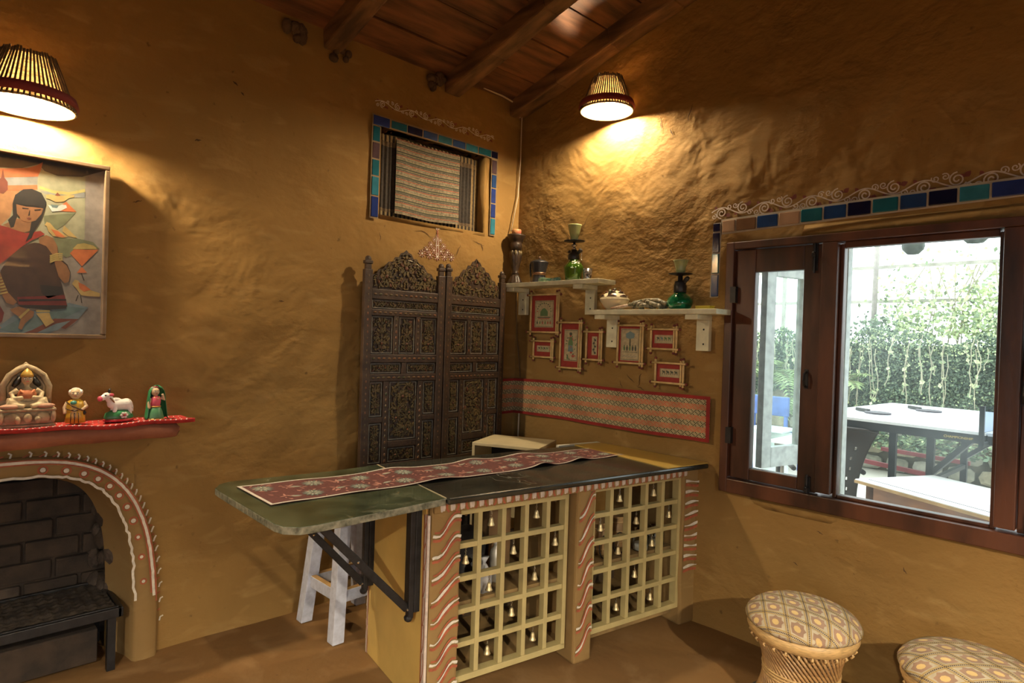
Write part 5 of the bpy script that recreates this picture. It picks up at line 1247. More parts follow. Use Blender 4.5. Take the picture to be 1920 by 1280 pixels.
# pillars
def pillar(c0, c1, v0, v1, z0, z1, name, m, wob=.004, rnd=.012):
    q = MB(MC)
    n = 14
    ringp = [(c0, v0), ((c0 + c1) / 2, v0 - .003), (c1, v0), (c1, v1), (c0, v1)]
    vs = []
    for j in range(n + 1):
        z = z0 + (z1 - z0) * j / n
        for k, (a, b) in enumerate(ringp):
            vs.append((a + wob * noise.noise(Vector((z * 6, k * 3.1, c0))), b + wob * noise.noise(Vector((z * 6, k * 2.3, 7))), z))
    q.add(vs, [(j * 5 + k, j * 5 + (k + 1) % 5, (j + 1) * 5 + (k + 1) % 5, (j + 1) * 5 + k) for j in range(n) for k in range(5)] + [(4, 3, 2, 1, 0), tuple(n * 5 + k for k in range(5))])
    return q.build(name, m, ctr, bevel=rnd)
pl = pillar(-1.556, -1.420, 0, .588, 0, ZT - .026, 'end_pillar', MUDS)
pm_ = pillar(-.828, -.722, 0, .50, 0, ZT - .028, 'middle_pillar', MUDS)
pr = pillar(-.108, .012, .02, .56, 0, ZT - .028, 'wall_pier', MUDS, .007)
q = MB(MS); q.prism([(-.575, .0), (-.022, .0), (-.022, .79), (-.575, .79)], -.002, .006); q.build('yellow_panel', YELLOW, pl)
q = MB(MS); rq = MB(MS)
q.prism([(-.020, 0), (.004, 0), (.004, .77), (-.020, .77)], .0, .010)
z = .02
while z < .75:
    for p_ in ribbon([(-.019, z), (-.008, z + .03), (-.002, z + .07), (-.010, z + .11)], .005): rq.flat(p_, .0105)
    z += R.uniform(.07, .12)
for p_ in ribbon([(-.024, .0), (-.023, .3), (-.025, .77)], .007): rq.flat(p_, .0112)
for k in range(12):
    z0 = .0 + .03 * k; q.prism([(-.585 + R.uniform(-.004, .004), z0), (-.570, z0), (-.570, z0 + .031), (-.585 + R.uniform(-.004, .004), z0 + .031)], .0, .008)
for p_ in ribbon([(-.570 + .004 * math.sin(k), .0 + k * .03) for k in range(13)], .006): rq.flat(p_, .009)
stuff(q.build('white_edge', PINKW, pl)); stuff(rq.build('red_edge', OCHRE, pl))
def waves(par, c0, c1, z0, z1, n, rise, d, w):
    wq = MB(MF); rq = MB(MF); W_ = c1 - c0
    for k in range(n):
        zz = z0 + (z1 - z0) * k / (n - 1)
        f = lambda t: zz + rise * (0.5 - 0.5 * math.cos(PI * max(0, min(1, (t - .12) / .76)))) + .004 * math.sin(t * 9 + k)
        pts = [(c0 + W_ * (.02 + .96 * t), f(t)) for t in fr(0, 1, .06)]
        jit = [(a, b + R.uniform(-.0012, .0012)) for a, b in pts]
        for p_ in ribbon(jit, lambda t: w * (.75 + .35 * math.sin(t * 7 + k))): wq.flat(p_, d + .0008)
        for off, ww, a, b in ((-.0165, .0105, 0, 1), (.0145, .0075, .25 if k % 2 else .05, .95)):
            for p_ in ribbon([(x, y + off) for x, y in jit if a <= (x - c0) / W_ <= b], ww): rq.flat(p_, d)
    stuff(wq.build('white_wave', LIME, par)); stuff(rq.build('red_wave', OCHRE, par))
waves(pl, -1.552, -1.424, .03, .685, 9, .072, .0075, .0105)
waves(pm_, -.824, -.728, .06, .66, 7, .092, .0075, .0095)
wq = MB(MF); rq = MB(MF)
for k in range(9):
    z = .30 + .055 * k
    for p_ in ribbon([(-.100 + .105 * t, z + .006 * math.sin(3 * t + k)) for t in fr(0, 1, .2)], lambda t: .010 + .006 * math.sin(5 * t + k)): wq.flat(p_, -.0095)
    for p_ in ribbon([(-.100 + .10 * t, z - .02 + .006 * math.sin(3 * t + k)) for t in fr(0, 1, .2)], .014): rq.flat(p_, -.0105)
stuff(wq.build('white_daubs', LIME, pr)); stuff(rq.build('red_daubs', OCHRE, pr))
# fascia under the slab with white teeth and red arcs
q = MB(MC); q.box(-1.548, -.10, -.012, .03, .775, ZT - .027); fa = q.build('fascia', MUDS, ctr, bevel=.004)
wq = MB(MF); rq = MB(MF); n = 33
for k in range(n):
    c = -1.535 + 1.425 * (k + .5) / n; w = .043
    wq.flat([(c - .011, .811), (c + .011, .811), (c + .012, .793), (c + .009, .779 + R.uniform(0, .004)), (c + .003, .783), (c - .003, .778 + R.uniform(0, .003)), (c - .008, .781), (c - .010, .795)], .0130)
    if k < n - 1:
        sg = 1 if k % 2 else -1
        for p_ in ribbon([(c + .0215 - sg * .006, .777), (c + .0215 + sg * .002, .788), (c + .0215 + sg * .004, .799), (c + .0215, .811)], .0085): rq.flat(p_, .0134)
stuff(wq.build('white_teeth', PINKW, fa)); stuff(rq.build('red_arcs', OCHRE, fa))
# cream lattice fronts: every slat a piece
def lattice(cs, zs, ends, label):
    q = MB(MC); sw = .021; v0, v1 = .038, .072
    c0, c1 = ends
    q.box(c0, c1, v0 - .004, v1 + .004, zs[0] - sw / 2 - .004, zs[0] + sw / 2); q.box(c0, c1, v0 - .004, v1 + .004, zs[-1] - sw / 2, zs[-1] + sw / 2 + .004)
    for c in (cs[0], cs[-1]): q.box(c - sw / 2, c + sw / 2, v0 - .004, v1 + .004, zs[0], zs[-1])
    g = q.build('lattice_frame', CREAM, ctr, bevel=.0015)
    for c in cs[1:-1]:
        q = MB(MC); q.box(c - sw / 2, c + sw / 2, v0, v1, zs[0] + sw / 2, zs[-1] - sw / 2); q.build('upright_slat', CREAM, g, bevel=.0015)
    for z in zs[1:-1]:
        q = MB(MC); q.box(cs[0] + sw / 2, cs[-1] - sw / 2, v0 + .001, v1 - .001, z - sw / 2, z + sw / 2); q.build('cross_slat', CREAM, g, bevel=.0015)
    return g
G1C = [-1.428, -1.312, -1.195, -1.078, -.962, -.862]; G1Z = [.084, .217, .351, .482, .615, .752]
G2C = [-.702, -.585, -.465, -.351, -.234, -.114]; G2Z = [.106, .240, .376, .510, .638, .762]
lattice(G1C, G1Z, (-1.44, -.851), ''); lattice(G2C, G2Z, (-.713, -.103), '')
# inside of the counter
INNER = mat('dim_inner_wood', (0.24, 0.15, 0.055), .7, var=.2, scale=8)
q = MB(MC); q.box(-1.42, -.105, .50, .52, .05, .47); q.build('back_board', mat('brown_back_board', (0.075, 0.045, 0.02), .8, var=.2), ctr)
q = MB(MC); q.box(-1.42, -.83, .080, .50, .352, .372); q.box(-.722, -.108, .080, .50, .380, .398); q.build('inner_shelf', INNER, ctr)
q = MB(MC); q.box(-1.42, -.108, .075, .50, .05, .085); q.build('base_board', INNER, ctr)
q = MB(MC); q.box(-1.42, -.83, .1, .54, .77, .80); q.box(-.722, -.108, .1, .54, .77, .80); q.build('slab_bearer', BEAM, ctr)
# folding iron brackets under the overhang
for v_, zl, c_e in ((.10, .365, -1.98), (.565, .305, -2.02)):
    q = MB(MC); q.box(-1.590, -1.562, v_ - .045, v_ + .045, zl + .02, ZT - .028); q.box(-1.612, -1.590, v_ - .045, v_ - .015, zl + .0, ZT - .028)
    br = q.build('bracket_bar', IRON, ctr, bevel=.003)
    q = MB(MC); q.bar((-1.612, v_ - .030, zl + .035), (c_e, v_ - .030, ZT - .045), .030, .010, (0, 1, 0)); q.bar((c_e - .06, v_ - .03, ZT - .036), (-1.60, v_ - .03, ZT - .036), .04, .014); q.build('strut', IRON, br, bevel=.003)
    q = MB(MC)
    for f in (.0, .55, .93): q.ell((-1.612 + (c_e + 1.612) * f, v_ - .037, zl + .035 + (ZT - .08 - zl) * f), (.006, .006, .006), 8, 5)
    stuff(q.build('rivet', STEEL, br))
    q = MB(MC); q.ell((-1.606, v_ - .03, zl - .002), (.016, .02, .014), 10, 7); q.build('bracket_foot', IRON, br)

# table runner
t = thing('table_runner', tuple(MC @ Vector((-1.2, .35, ZT))), 'long maroon floral table runner with a pale border on the bar counter', 'table runner')
def run(u, v, d=0):
    c = -2.158 + 1.90 * u; f0 = .148 + .150 * u + .006 * math.sin(u * 9); f1 = .465 + .075 * u + .008 * math.sin(u * 11 + 1)
    lift = .0
    for cu, w, h, s in ((.40, .05, .012, 0), (.70, .03, .016, 0), (.83, .03, .012, 0), (.34, .05, .014, 1), (.72, .05, .012, 1), (.56, .04, .012, 1)):
        e = math.exp(-((u - cu) / w) ** 2); lift += h * e * ((1 - v) ** 2 if s == 0 else v ** 2)
    lift += .0015 * (1 + math.sin(u * 40 + v * 3)) * (.3 + abs(v - .5))
    end = .048 * (1 - v) * (1 - u) + 0.03 * (v - .2) * u * 0
    return (c + .052 * (1 - v) * (1 - u) ** 8 - .045 * (1 - v) * 0, f0 + (f1 - f0) * v, ZT + .0018 + lift + d)
MAR = mat('maroon_weave', (0.118, 0.034, 0.030), .85, var=.12, scale=90); BORD = mat('pale_border', (0.58, 0.53, 0.46), .8, var=.06, scale=60)
q = MB(MC); q.grid(lambda u, v: run(u, v), 200, 16); rn = q.build('runner_cloth', MAR, t, smooth=True, mods=[('SOLIDIFY', dict(thickness=.0015, offset=-1))])
q = MB(MC)
for v0, v1 in ((0, .036), (.964, 1)): q.grid(lambda u, v: run(u, v0 + (v1 - v0) * v, .0009), 200, 1)
for u0, u1 in ((0, .007), (.993, 1)): q.grid(lambda u, v: run(u0 + (u1 - u0) * u, v, .0009), 1, 12)
q.build('border', BORD, t, smooth=True)
fl = {k: MB(MC) for k in ('slate', 'sage', 'rose')}
def rp(kind, pts, d): fl[kind].add([run(min(.985, max(.012, u)), min(.94, max(.06, v)), d) for u, v in pts], [tuple(range(len(pts)))])
rr = random.Random(5); SU, SV = 1 / 1.9, 1 / .29
def rleaf(kind, u, v, an, ln, w, d): rp(kind, [(a * SU + u, b * SV + v) for a, b in leaf(0, 0, an, ln, w, 3)], d)
cnt = 0
for k in range(19):
    for row in range(2):
        u = .035 + .0525 * k + (.026 if row else 0); v = (.27 if row else .73) + rr.uniform(-.04, .04)
        if u > .97: continue
        r = .042 if (k + row) % 2 == 0 else .030
        if (k + row) % 2 == 0:
            for j in range(12): rleaf('slate', u + r * .38 * SU * math.cos(j * PI / 6), v + r * .38 * SV * math.sin(j * PI / 6), j * PI / 6, r * .72, r * .34, .0012)
            for j in range(9): rleaf('sage', u + r * .12 * SU * math.cos(j * 2 * PI / 9), v + r * .12 * SV * math.sin(j * 2 * PI / 9), j * 2 * PI / 9, r * .72, r * .22, .0017)
            rp('slate', [(u + r * .16 * SU * math.cos(j * PI / 4), v + r * .16 * SV * math.sin(j * PI / 4)) for j in range(8)], .0021)
        else:
            for j in range(5): rleaf('rose', u + rr.uniform(-.008, .008), v + rr.uniform(-.05, .05), rr.uniform(0, 6.28), .036, .010, .0012)
            rleaf('sage', u, v, rr.uniform(-.4, .4), .05, .018, .0015)
        for j in range(6):
            rleaf('rose', u + rr.uniform(-.026, .026), v + rr.uniform(-.22, .22), rr.uniform(0, 6.28), rr.uniform(.016, .034), .008, .0011 + .00005 * j)
for k, c in (('slate', (0.13, 0.15, 0.13)), ('sage', (0.36, 0.38, 0.31)), ('rose', (0.46, 0.22, 0.17))): stuff(fl[k].build('printed_' + k + '_flowers', mat('print_' + k, c, .85, var=.08), t))

# brass bells hung in the lattice cells
def bell_template():
    t = thing('brass_bell', (0, 0, 0), '', 'bell', 'small brass bells hung in the lattice cells')
    q = MB(); q.lathe([(.0145, -.068), (.0160, -.066), (.0135, -.062), (.0100, -.052), (.0085, -.042), (.0060, -.036), (.001, -.034)], n=18); q.build('bell_cup', BRASS, t, smooth=True)
    q = MB(); q.tube([(0, 0, -.045), (0, 0, -.066)], .0013, 6); q.ell((0, 0, -.069), .0035, 8, 6); q.build('clapper', BRASS, t, smooth=True)
    q = MB()
    for k in range(4):
        z = -.004 - .0082 * k; P_ = [(.0034 * math.cos(a), 0, z + .005 * math.sin(a)) if k % 2 else (0, .0034 * math.cos(a), z + .005 * math.sin(a)) for a in fr(0, 2 * PI, .7)[:-1]]
        q.tube(P_, .0010, 5, closed=True)
    q.build('chain', mat('bright_chain', (0.62, 0.56, 0.42), .25, metal=1), t, smooth=True)
    return t
bell0 = bell_template(); used = [False]
ORD = ('first', 'second', 'third', 'fourth', 'fifth'); ROWN = ('top', 'second', 'middle', 'fourth', 'bottom')
for nm, CS, ZS, lst in (('left', G1C, G1Z, ((0, 1), (0, 3), (1, 0), (1, 2), (1, 4), (2, 1), (2, 3), (3, 2), (4, 1), (4, 3))),
                        ('right', G2C, G2Z, ((0, 1), (0, 3), (1, 0), (1, 2), (1, 4), (2, 1), (2, 3), (3, 2), (4, 1), (4, 3)))):
    for r_, c_ in lst:
        P_ = MC @ Vector(((CS[c_] + CS[c_ + 1]) / 2 + .004, .055, ZS[5 - r_] - .0105))
        if used[0]: b = copy_tree(bell0, P_)
        else: b = bell0; used[0] = True
        b.location = P_; b.rotation_euler = (0, 0, R.uniform(-.6, .6))
        b['label'] = 'small brass bell in the %s cell of the %s row of the %s lattice' % (ORD[c_], ROWN[r_], nm)
q = MB(MC)                                            # bare screw eyes of the cells without a bell
for CS, ZS, lst in ((G1C, G1Z, ((0, 0), (0, 4), (1, 3), (2, 0), (2, 4), (3, 0), (3, 1), (3, 3), (3, 4), (4, 2), (4, 4))), (G2C, G2Z, ((0, 2), (0, 4), (1, 1), (2, 2), (3, 0), (3, 3), (4, 2)))):
    for r_, c_ in lst:
        c = (CS[c_] + CS[c_ + 1]) / 2; z = ZS[5 - r_] - .0105; q.tube([(c + .0045 * math.cos(a), .055, z - .007 + .0045 * math.sin(a)) for a in fr(0, 2 * PI, .7)[:-1]], .0012, 5, closed=True); q.tube([(c, .055, z), (c, .055, z - .004)], .001, 5)
stuff(q.build('screw_eyes', STEEL, ctr))

# things kept inside the counter
def inC(c, v, z): return tuple(MC @ Vector((c, v, z)))
t = thing('wooden_block', inC(-1.385, .20, .372), 'upright tan wooden box behind the left lattice', 'box'); q = MB(MC); q.box(-1.412, -1.335, .16, .26, .372, .56); q.build('body', mat('tan_block', (0.30, 0.16, 0.06), .6, var=.15), t, bevel=.003); q = MB(MC); q.box(-1.414, -1.333, .158, .262, .56, .568); q.build('lid', MATS['tan_block'], t, bevel=.002)
t = thing('steel_bottle', inC(-1.12, .20, .372), 'pale metal bottle on the inner shelf behind the left lattice', 'bottle'); q = MB(MC); q.lathe([(.032, 0), (.034, .004), (.034, .11), (.028, .135), (.016, .15), (.016, .165)], (-1.12, .20, .372), 20); q.build('body', mat('pale_tin', (0.55, 0.52, 0.45), .4, metal=.5), t, smooth=True); q = MB(MC); q.lathe([(.018, .163), (.018, .185), (.001, .187)], (-1.12, .20, .372), 16); q.build('cap', PURE, t, smooth=True)
t = thing('frying_pan', inC(-1.26, .30, .372), 'black frying pan standing on its edge behind the left lattice', 'pan'); q = MB(MC @ frame((-1.255, .30, .50), (1, 0, 0), (0, 0, 1), (0, -1, 0))); q.lathe([(.001, 0), (.09, 0), (.118, .03), (.121, .03), (.094, -.004), (.001, -.004)], n=28); q.build('pan', IRON, t, smooth=True); q = MB(MC); q.tube([(-1.255, .29, .61), (-1.25, .27, .70), (-1.245, .26, .745)], [.009, .011, .009], 8); q.build('handle', BLACKP, t, smooth=True)
t = thing('red_cloth_bundle', inC(-1.20, .42, .47), 'folded red striped cloth high behind the left lattice', 'cloth'); q = MB(MC)
for k in range(8): q.k = k % 2; q.box(-1.30 + .0, -1.13, .40, .46, .64 + .015 * k, .655 + .015 * k)
q.k = 2; q.box(-1.29, -1.14, .41, .50, .471, .64); q.build('cloth', [RED, PINK, CHAR], t)
t = thing('cardboard_box', inC(-1.03, .36, .372), 'tall tan cardboard box behind the left lattice', 'box'); q = MB(MC); q.box(-1.10, -.98, .30, .46, .372, .735); q.build('carton', mat('cardboard', (0.26, 0.155, 0.07), .8, var=.08), t, bevel=.003); q = MB(MC); q.box(-1.10, -1.042, .29, .30, .735, .738); q.box(-1.101, -.979, .299, .461, .732, .737); q.build('flap', MATS['cardboard'], t)
t = thing('plastic_bag', inC(-1.235, .13, .372), 'crumpled clear plastic bag behind the left lattice', 'bag'); q = MB(MC); q.lathe([(.03, 0), (.038, .03), (.034, .07), (.016, .11), (.008, .12), (.022, .145)], (-1.232, .13, .372), 18, wob=lambda a, z: 1 + .18 * math.sin(a * 5 + z * 60)); q.build('bag', mat('cloudy_plastic', (0.55, 0.55, 0.55), .3, var=.1, trans=.3), t, smooth=True)
BOWLM = mat('tan_wood_bowl', (0.34, 0.21, 0.09), .5, var=.12, scale=20)
for k, (c, v, z, r, lab) in enumerate(((-.62, .22, .398, .055, 'round tan basket at the left behind the right lattice'), (-.515, .20, .398, .062, 'round tan basket in the middle behind the right lattice'), (-.36, .24, .398, .06, 'round tan basket at the right behind the right lattice'))):
    t = thing('round_basket', inC(c, v, z), lab, 'basket', 'round baskets inside the counter'); q = MB(MC); q.lathe([(r * .85, 0), (r, .04), (r, .155), (r - .006, .155), (r - .008, .02), (.001, .018)], (c, v, z), 24); q.build('body', BOWLM, t, smooth=True); q = MB(MC)
    for zz in (.03, .08, .13, .155): q.tube(ring(r + .001, 24, (c, v, z + zz)), .004, 6, closed=True)
    q.build('hoop', mat('cane_hoop', (0.45, 0.30, 0.13), .5), t, smooth=True)
JAR = pane_mat('jar_glass', (0.90, 0.93, 0.90), .25)
for c, v, lab in ((-.305, .115, 'glass jar of white sugar behind the right lattice, left one'), (-.185, .125, 'glass jar of white sugar behind the right lattice, right one')):
    t = thing('glass_jar', inC(c, v, .398), lab, 'jar', 'glass jars inside the counter'); q = MB(MC); q.lathe([(.038, 0), (.042, .006), (.042, .07), (.030, .088), (.030, .095)], (c, v, .3985), 22); q.build('jar', JAR, t, smooth=True); q = MB(MC); q.lathe([(.001, .002), (.037, .003), (.038, .032), (.001, .034)], (c, v, .3985), 20); q.build('sugar', PURE, t, smooth=True); q = MB(MC); q.lathe([(.032, .095), (.033, .112), (.001, .114)], (c, v, .3985), 20); q.build('lid', STEEL, t, smooth=True)
t = thing('black_cable', inC(-.52, .10, .41), 'looped black cable hanging inside the right lattice', 'cable'); q = MB(MC)
for k in range(3): q.tube([(-.66 + .10 * k + .035 * math.cos(a), .10 + .004 * k, .455 + .055 * math.sin(a)) for a in fr(-.3, 5.6, .3)], .003, 6)
q.build('cable', BLACKP, t, smooth=True)

# small white cabinet behind the counter
t = thing('white_cabinet', (-.35, -.35, 0), 'small white open-fronted cabinet behind the bar counter', 'cabinet')
ax = Vector((.43, -.90, 0)).normalized(); ay = Vector((.90, .43, 0)).normalized()
Mb = frame((-.555, -.235, 0), ax, ay, (0, 0, 1)); q = MB(Mb); w_, d_, h_ = .42, .34, .822
q.box(0, w_, 0, d_, h_ - .018, h_); q.box(0, .018, 0, d_, 0, h_ - .018); q.box(w_ - .018, w_, 0, d_, 0, h_ - .018); q.box(.018, w_ - .018, d_ - .012, d_, 0, h_ - .018); q.build('carcass', mat('cream_laminate', (0.60, 0.50, 0.30), .45, var=.05), t, bevel=.002)
q = MB(Mb); q.box(.018, w_ - .018, .02, d_ - .012, .40, .416); q.build('inner_shelf', MATS['cream_laminate'], t); q = MB(Mb); q.box(.02, w_ - .02, .26, .30, .416, .80); q.build('black_block', BLACKP, t)  # black block across the upper compartment

# white wooden stool
t = thing('bar_stool', (-1.35, -.26, 0), 'tall worn white wooden stool with splayed legs beside the bar counter', 'stool')
feet = [(-1.515, -.425), (-1.525, -.120), (-1.215, -.110), (-1.205, -.415)]; tops = [(-1.455, -.365), (-1.465, -.165), (-1.265, -.160), (-1.255, -.355)]; SH = .655
leg_at = lambda k, z: Vector((feet[k][0] + (tops[k][0] - feet[k][0]) * z / SH, feet[k][1] + (tops[k][1] - feet[k][1]) * z / SH, z))
for k in range(4):
    q = MB(); a = Vector((1, 0, 0)); s2 = .029
    vs = []
    for z in (0, SH):
        p_ = leg_at(k, z); vs += [p_ + Vector((dx * s2, dy * s2, 0)) for dx, dy in ((-1, -1), (1, -1), (1, 1), (-1, 1))]
    q.add(vs, [(3, 2, 1, 0), (4, 5, 6, 7), (0, 1, 5, 4), (1, 2, 6, 5), (2, 3, 7, 6), (3, 0, 4, 7)]); q.build('leg', STOOLW, t, bevel=.003)
for k in range(4):
    j = (k + 1) % 4; z = .205 if k % 2 == 0 else .20
    q = MB(); q.bar(leg_at(k, z), leg_at(j, z), .026, .055); rl = q.build('foot_rail', STOOLW, t, bevel=.002)
    q = MB(); q.bar(leg_at(k, z + .0285), leg_at(j, z + .0285), .024, .003); q.build('bare_top', RAWWOOD, rl)
    q = MB(); q.bar(leg_at(k, SH - .05), leg_at(j, SH - .05), .022, .07); q.build('apron', STOOLW, t, bevel=.002)
q = MB(); q.box(-1.51, -1.21, -.415, -.11, SH, SH + .028); q.build('seat', STOOLW, t, bevel=.006)

# cane stools with printed cushions
CANE = mat('cane_stick_tan', (0.40, 0.23, 0.085), .45, rgb2=(0.20, 0.10, 0.035), scale=30, stretch=(1, 1, 2)); BINDC = mat('cane_binding', (0.50, 0.32, 0.13), .5, var=.15, scale=40, stretch=(1, 1, 8))
CUSH = mat('cushion_cream', (0.44, 0.37, 0.26), .8, var=.06, scale=50, bump=.0006, bscale=200); LAT = mat('print_gold', (0.40, 0.26, 0.07), .8, var=.1); TICK = mat('print_brown', (0.10, 0.06, 0.03), .8); PET = mat('print_leaf_brown', (0.30, 0.185, 0.12), .8, var=.1); HEART = mat('print_yellow', (0.58, 0.40, 0.16), .8, var=.1)
def mudda(x, y, rot, label, tilt=0):
    t = thing('cane_stool', (x, y, 0), label, 'stool', 'cane stools with printed cushions')
    M = Matrix.Translation((x, y, 0)) @ Matrix.Rotation(rot, 4, 'Z'); RR = .182; z0, z1 = .02, .325
    def st(a, sg, tw=1.45, r=RR): return [(r * math.cos(a), r * math.sin(a), z0), (r * math.cos(a + sg * tw), r * math.sin(a + sg * tw), z1)]
    q = MB(M); p0, p1 = st(0, -1); q.tube([Vector(p0), (Vector(p0) + Vector(p1)) / 2, Vector(p1)], .0056, 6); s0 = q.build('cane_stick', CANE, t, smooth=True)
    # further sticks share the mesh: turned about the stool's axis
    for k in range(1, 52):
        o = s0.copy(); C.objects.link(o); o.parent = t; o.rotation_euler = (0, 0, 2 * PI * k / 52); W[o] = W[t]
    q = MB(M)
    for k in range(40):
        p0, p1 = st(2 * PI * k / 40 + .05, 1, 1.45, RR - .014); q.tube([p0, p1], .005, 5)
    q.build('inner_cane', CANE, t)['kind'] = 'stuff'
    q = MB(M); q.lathe([(RR - .004, .305), (RR + .012, .312), (RR + .022, .335), (RR + .018, .356), (RR - .004, .362)], n=48, wob=lambda a, z: 1 + .004 * math.sin(a * 90)); q.build('rim_binding', BINDC, t, smooth=True)
    q = MB(M)
    for k in range(26):
        a = 2 * PI * k / 26; q.tube([(RR * math.cos(a), RR * math.sin(a), .312), ((RR + .010) * math.cos(a), (RR + .010) * math.sin(a), .302), ((RR + .001) * math.cos(a), (RR + .001) * math.sin(a), .292)], .005, 6)
    stuff(q.build('lashing', BINDC, t, smooth=True))
    for zz in (.160, .172, .184): 
        q = MB(M); q.tube(ring(.1405 + .001 * math.sin(zz * 900), 40, (0, 0, zz)), .0042, 6, closed=True); q.build('waist_cord', BINDC, t, smooth=True)
    q = MB(M); q.tube(ring(RR + .004, 44, (0, 0, .020)), .018, 8, closed=True); q.build('foot_ring', mat('rubber_foot', (0.05, 0.04, 0.03), .8), t, smooth=True)
    RC = .212; H = .070
    def dome(r): return .372 + H * max(0, 1 - (min(r, RC * .999) / RC) ** 3.2) ** .62
    pr_ = [(RC * f, dome(RC * f)) for f in (0, .1, .2, .3, .4, .5, .6, .68, .75, .81, .86, .90, .935, .96, .98, .992)] + [(RC, .374), (RC - .002, .366), (RC - .008, .359), (RC - .018, .354)]
    arc = [0]
    for k in range(1, len(pr_)): arc.append(arc[-1] + math.hypot(pr_[k][0] - pr_[k - 1][0], pr_[k][1] - pr_[k - 1][1]))
    def wrap(a_, b_, d):
        """cloth laid over the cushion: flat distance from the middle becomes distance along its curve"""
        s_ = math.hypot(a_, b_); k = 1
        while k < len(arc) - 1 and arc[k] < s_: k += 1
        f = (s_ - arc[k - 1]) / (arc[k] - arc[k - 1]); dr, dz = pr_[k][0] - pr_[k - 1][0], pr_[k][1] - pr_[k - 1][1]; ln = math.hypot(dr, dz)
        r_ = pr_[k - 1][0] + dr * f - dz / ln * d; z_ = pr_[k - 1][1] + dz * f + dr / ln * d; an = math.atan2(b_, a_)
        return (r_ * math.cos(an), r_ * math.sin(an), z_)
    q = MB(M); q.lathe([(.12, .352)] + list(reversed(pr_[1:])) + [(.002, dome(0))], n=64); cu = q.build('cushion', CUSH, t, smooth=True)
    L_ = {k: MB(M) for k in 'lgtbp'}
    def put(k, pts, d):
        if max(math.hypot(a, b) for a, b in pts) > arc[-1] * .99: return
        L_[k].add([wrap(a, b, d) for a, b in pts], [tuple(range(len(pts)))])
    sA = .140; sB = .088
    def lpt(i, j): return ((i + j) * sA / 2, (i - j) * sB / 2)
    for i in range(-9, 10):
        for j in range(-9, 10):
            x0, y0 = lpt(i, j)
            if math.hypot(x0, y0) > RC * 1.6: continue
            for x1, y1 in (lpt(i + 1, j), lpt(i, j + 1)):
                dx, dy = x1 - x0, y1 - y0; ln = math.hypot(dx, dy); nx, ny = -dy / ln, dx / ln; n = 13
                for k in range(n):
                    f0, f1 = k / n, (k + 1) / n
                    for off in (-.0068, .0068):
                        put('l', [(x0 + dx * f0 + nx * (off - .0016), y0 + dy * f0 + ny * (off - .0016)), (x0 + dx * f1 + nx * (off - .0016), y0 + dy * f1 + ny * (off - .0016)), (x0 + dx * f1 + nx * (off + .0016), y0 + dy * f1 + ny * (off + .0016)), (x0 + dx * f0 + nx * (off + .0016), y0 + dy * f0 + ny * (off + .0016))], .0012)
                    fm = f0 + .5 / n
                    put('t', [(x0 + dx * fm - nx * .0026 - dx / ln * .003, y0 + dy * fm - ny * .0026 - dy / ln * .003), (x0 + dx * fm - nx * .0026 + dx / ln * .001, y0 + dy * fm - ny * .0026 + dy / ln * .001), (x0 + dx * fm + nx * .0026 + dx / ln * .003, y0 + dy * fm + ny * .0026 + dy / ln * .003), (x0 + dx * fm + nx * .0026 - dx / ln * .001, y0 + dy * fm + ny * .0026 - dy / ln * .001)], .0013)
            cx, cy = x0 + sA / 2, y0
            # serrated lotus leaf with a yellow heart
            pts = []; hw, hh = sA * .25, sB * .30
            for k in range(9):
                a = PI + PI * k / 8; rr_ = 1.0 if k % 2 == 0 else .78; pts.append((cx + hw * rr_ * math.cos(a), cy + .004 + hh * rr_ * math.sin(a) * 1.1))
            pts += [(cx + hw * .6, cy + .016), (cx, cy + .027), (cx - hw * .6, cy + .016)]
            n = len(pts)
            for k in range(n):
                p_, q_ = pts[k], pts[(k + 1) % n]; m1, m2 = ((cx + p_[0]) / 2, (cy + p_[1]) / 2), ((cx + q_[0]) / 2, (cy + q_[1]) / 2)
                put('b', [(cx, cy), m1, m2], .0013); put('b', [m1, p_, q_, m2], .0013)
            hp = [(cx + hw * .45 * math.cos(a), cy + .004 + hh * .42 * math.sin(a)) for a in fr(0, 2 * PI, .8)[:-1]]
            for k in range(len(hp)): put('p', [(cx, cy + .004), hp[k], hp[(k + 1) % len(hp)]], .0019)
    for k, nm, m in (('l', 'gold_lattice_print', LAT), ('t', 'brown_tick_print', TICK), ('b', 'leaf_print', PET), ('p', 'yellow_heart_print', HEART)): stuff(L_[k].build(nm, m, cu))
    return t
mudda(-.395, -2.105, 1.05, 'cane stool with a printed cushion nearest the bar counter')
mudda(-.375, -2.650, 1.75, 'cane stool with a printed cushion in the lower right corner')

# cables along the corner
t = tag(MB(MR).tube([(.02, 2.16, .09), (.012, 2.40, .03), (.018, 2.65, .02), (.022, 2.88, .025), (.03, 2.97, .03)], .004, 6).build('lamp_cable', WHITEC, smooth=True, loc=(-.02, -.02, 2.2)), 'thin pale cable running down the room corner to the candle', 'cable')
t = tag(MB(ML).tube([(-.42, 3.05, .02), (-.36, 3.035, .02), (-.20, 3.03, .02), (-.10, 3.015, .02), (-.06, 2.98, .022), (-.04, 2.93, .022)], .006, 6).build('ceiling_cable', WHITEC, smooth=True, loc=(-.2, -.02, 3.0)), 'pale cable along the top of the wall beside the corner rafter', 'cable')
t = tag(MB(MR).tube([(.012, 1.77, .014), (.016, 1.60, .012), (.03, 1.45, .012), (.055, 1.30, .012), (.072, 1.185, .012)], .0028, 6).build('thin_cord', mat('dark_cord', (0.10, 0.06, 0.03), .8), smooth=True, loc=(-.012, -.03, 1.2)), 'thin dark cord on the wall under the upper shelf', 'cord')
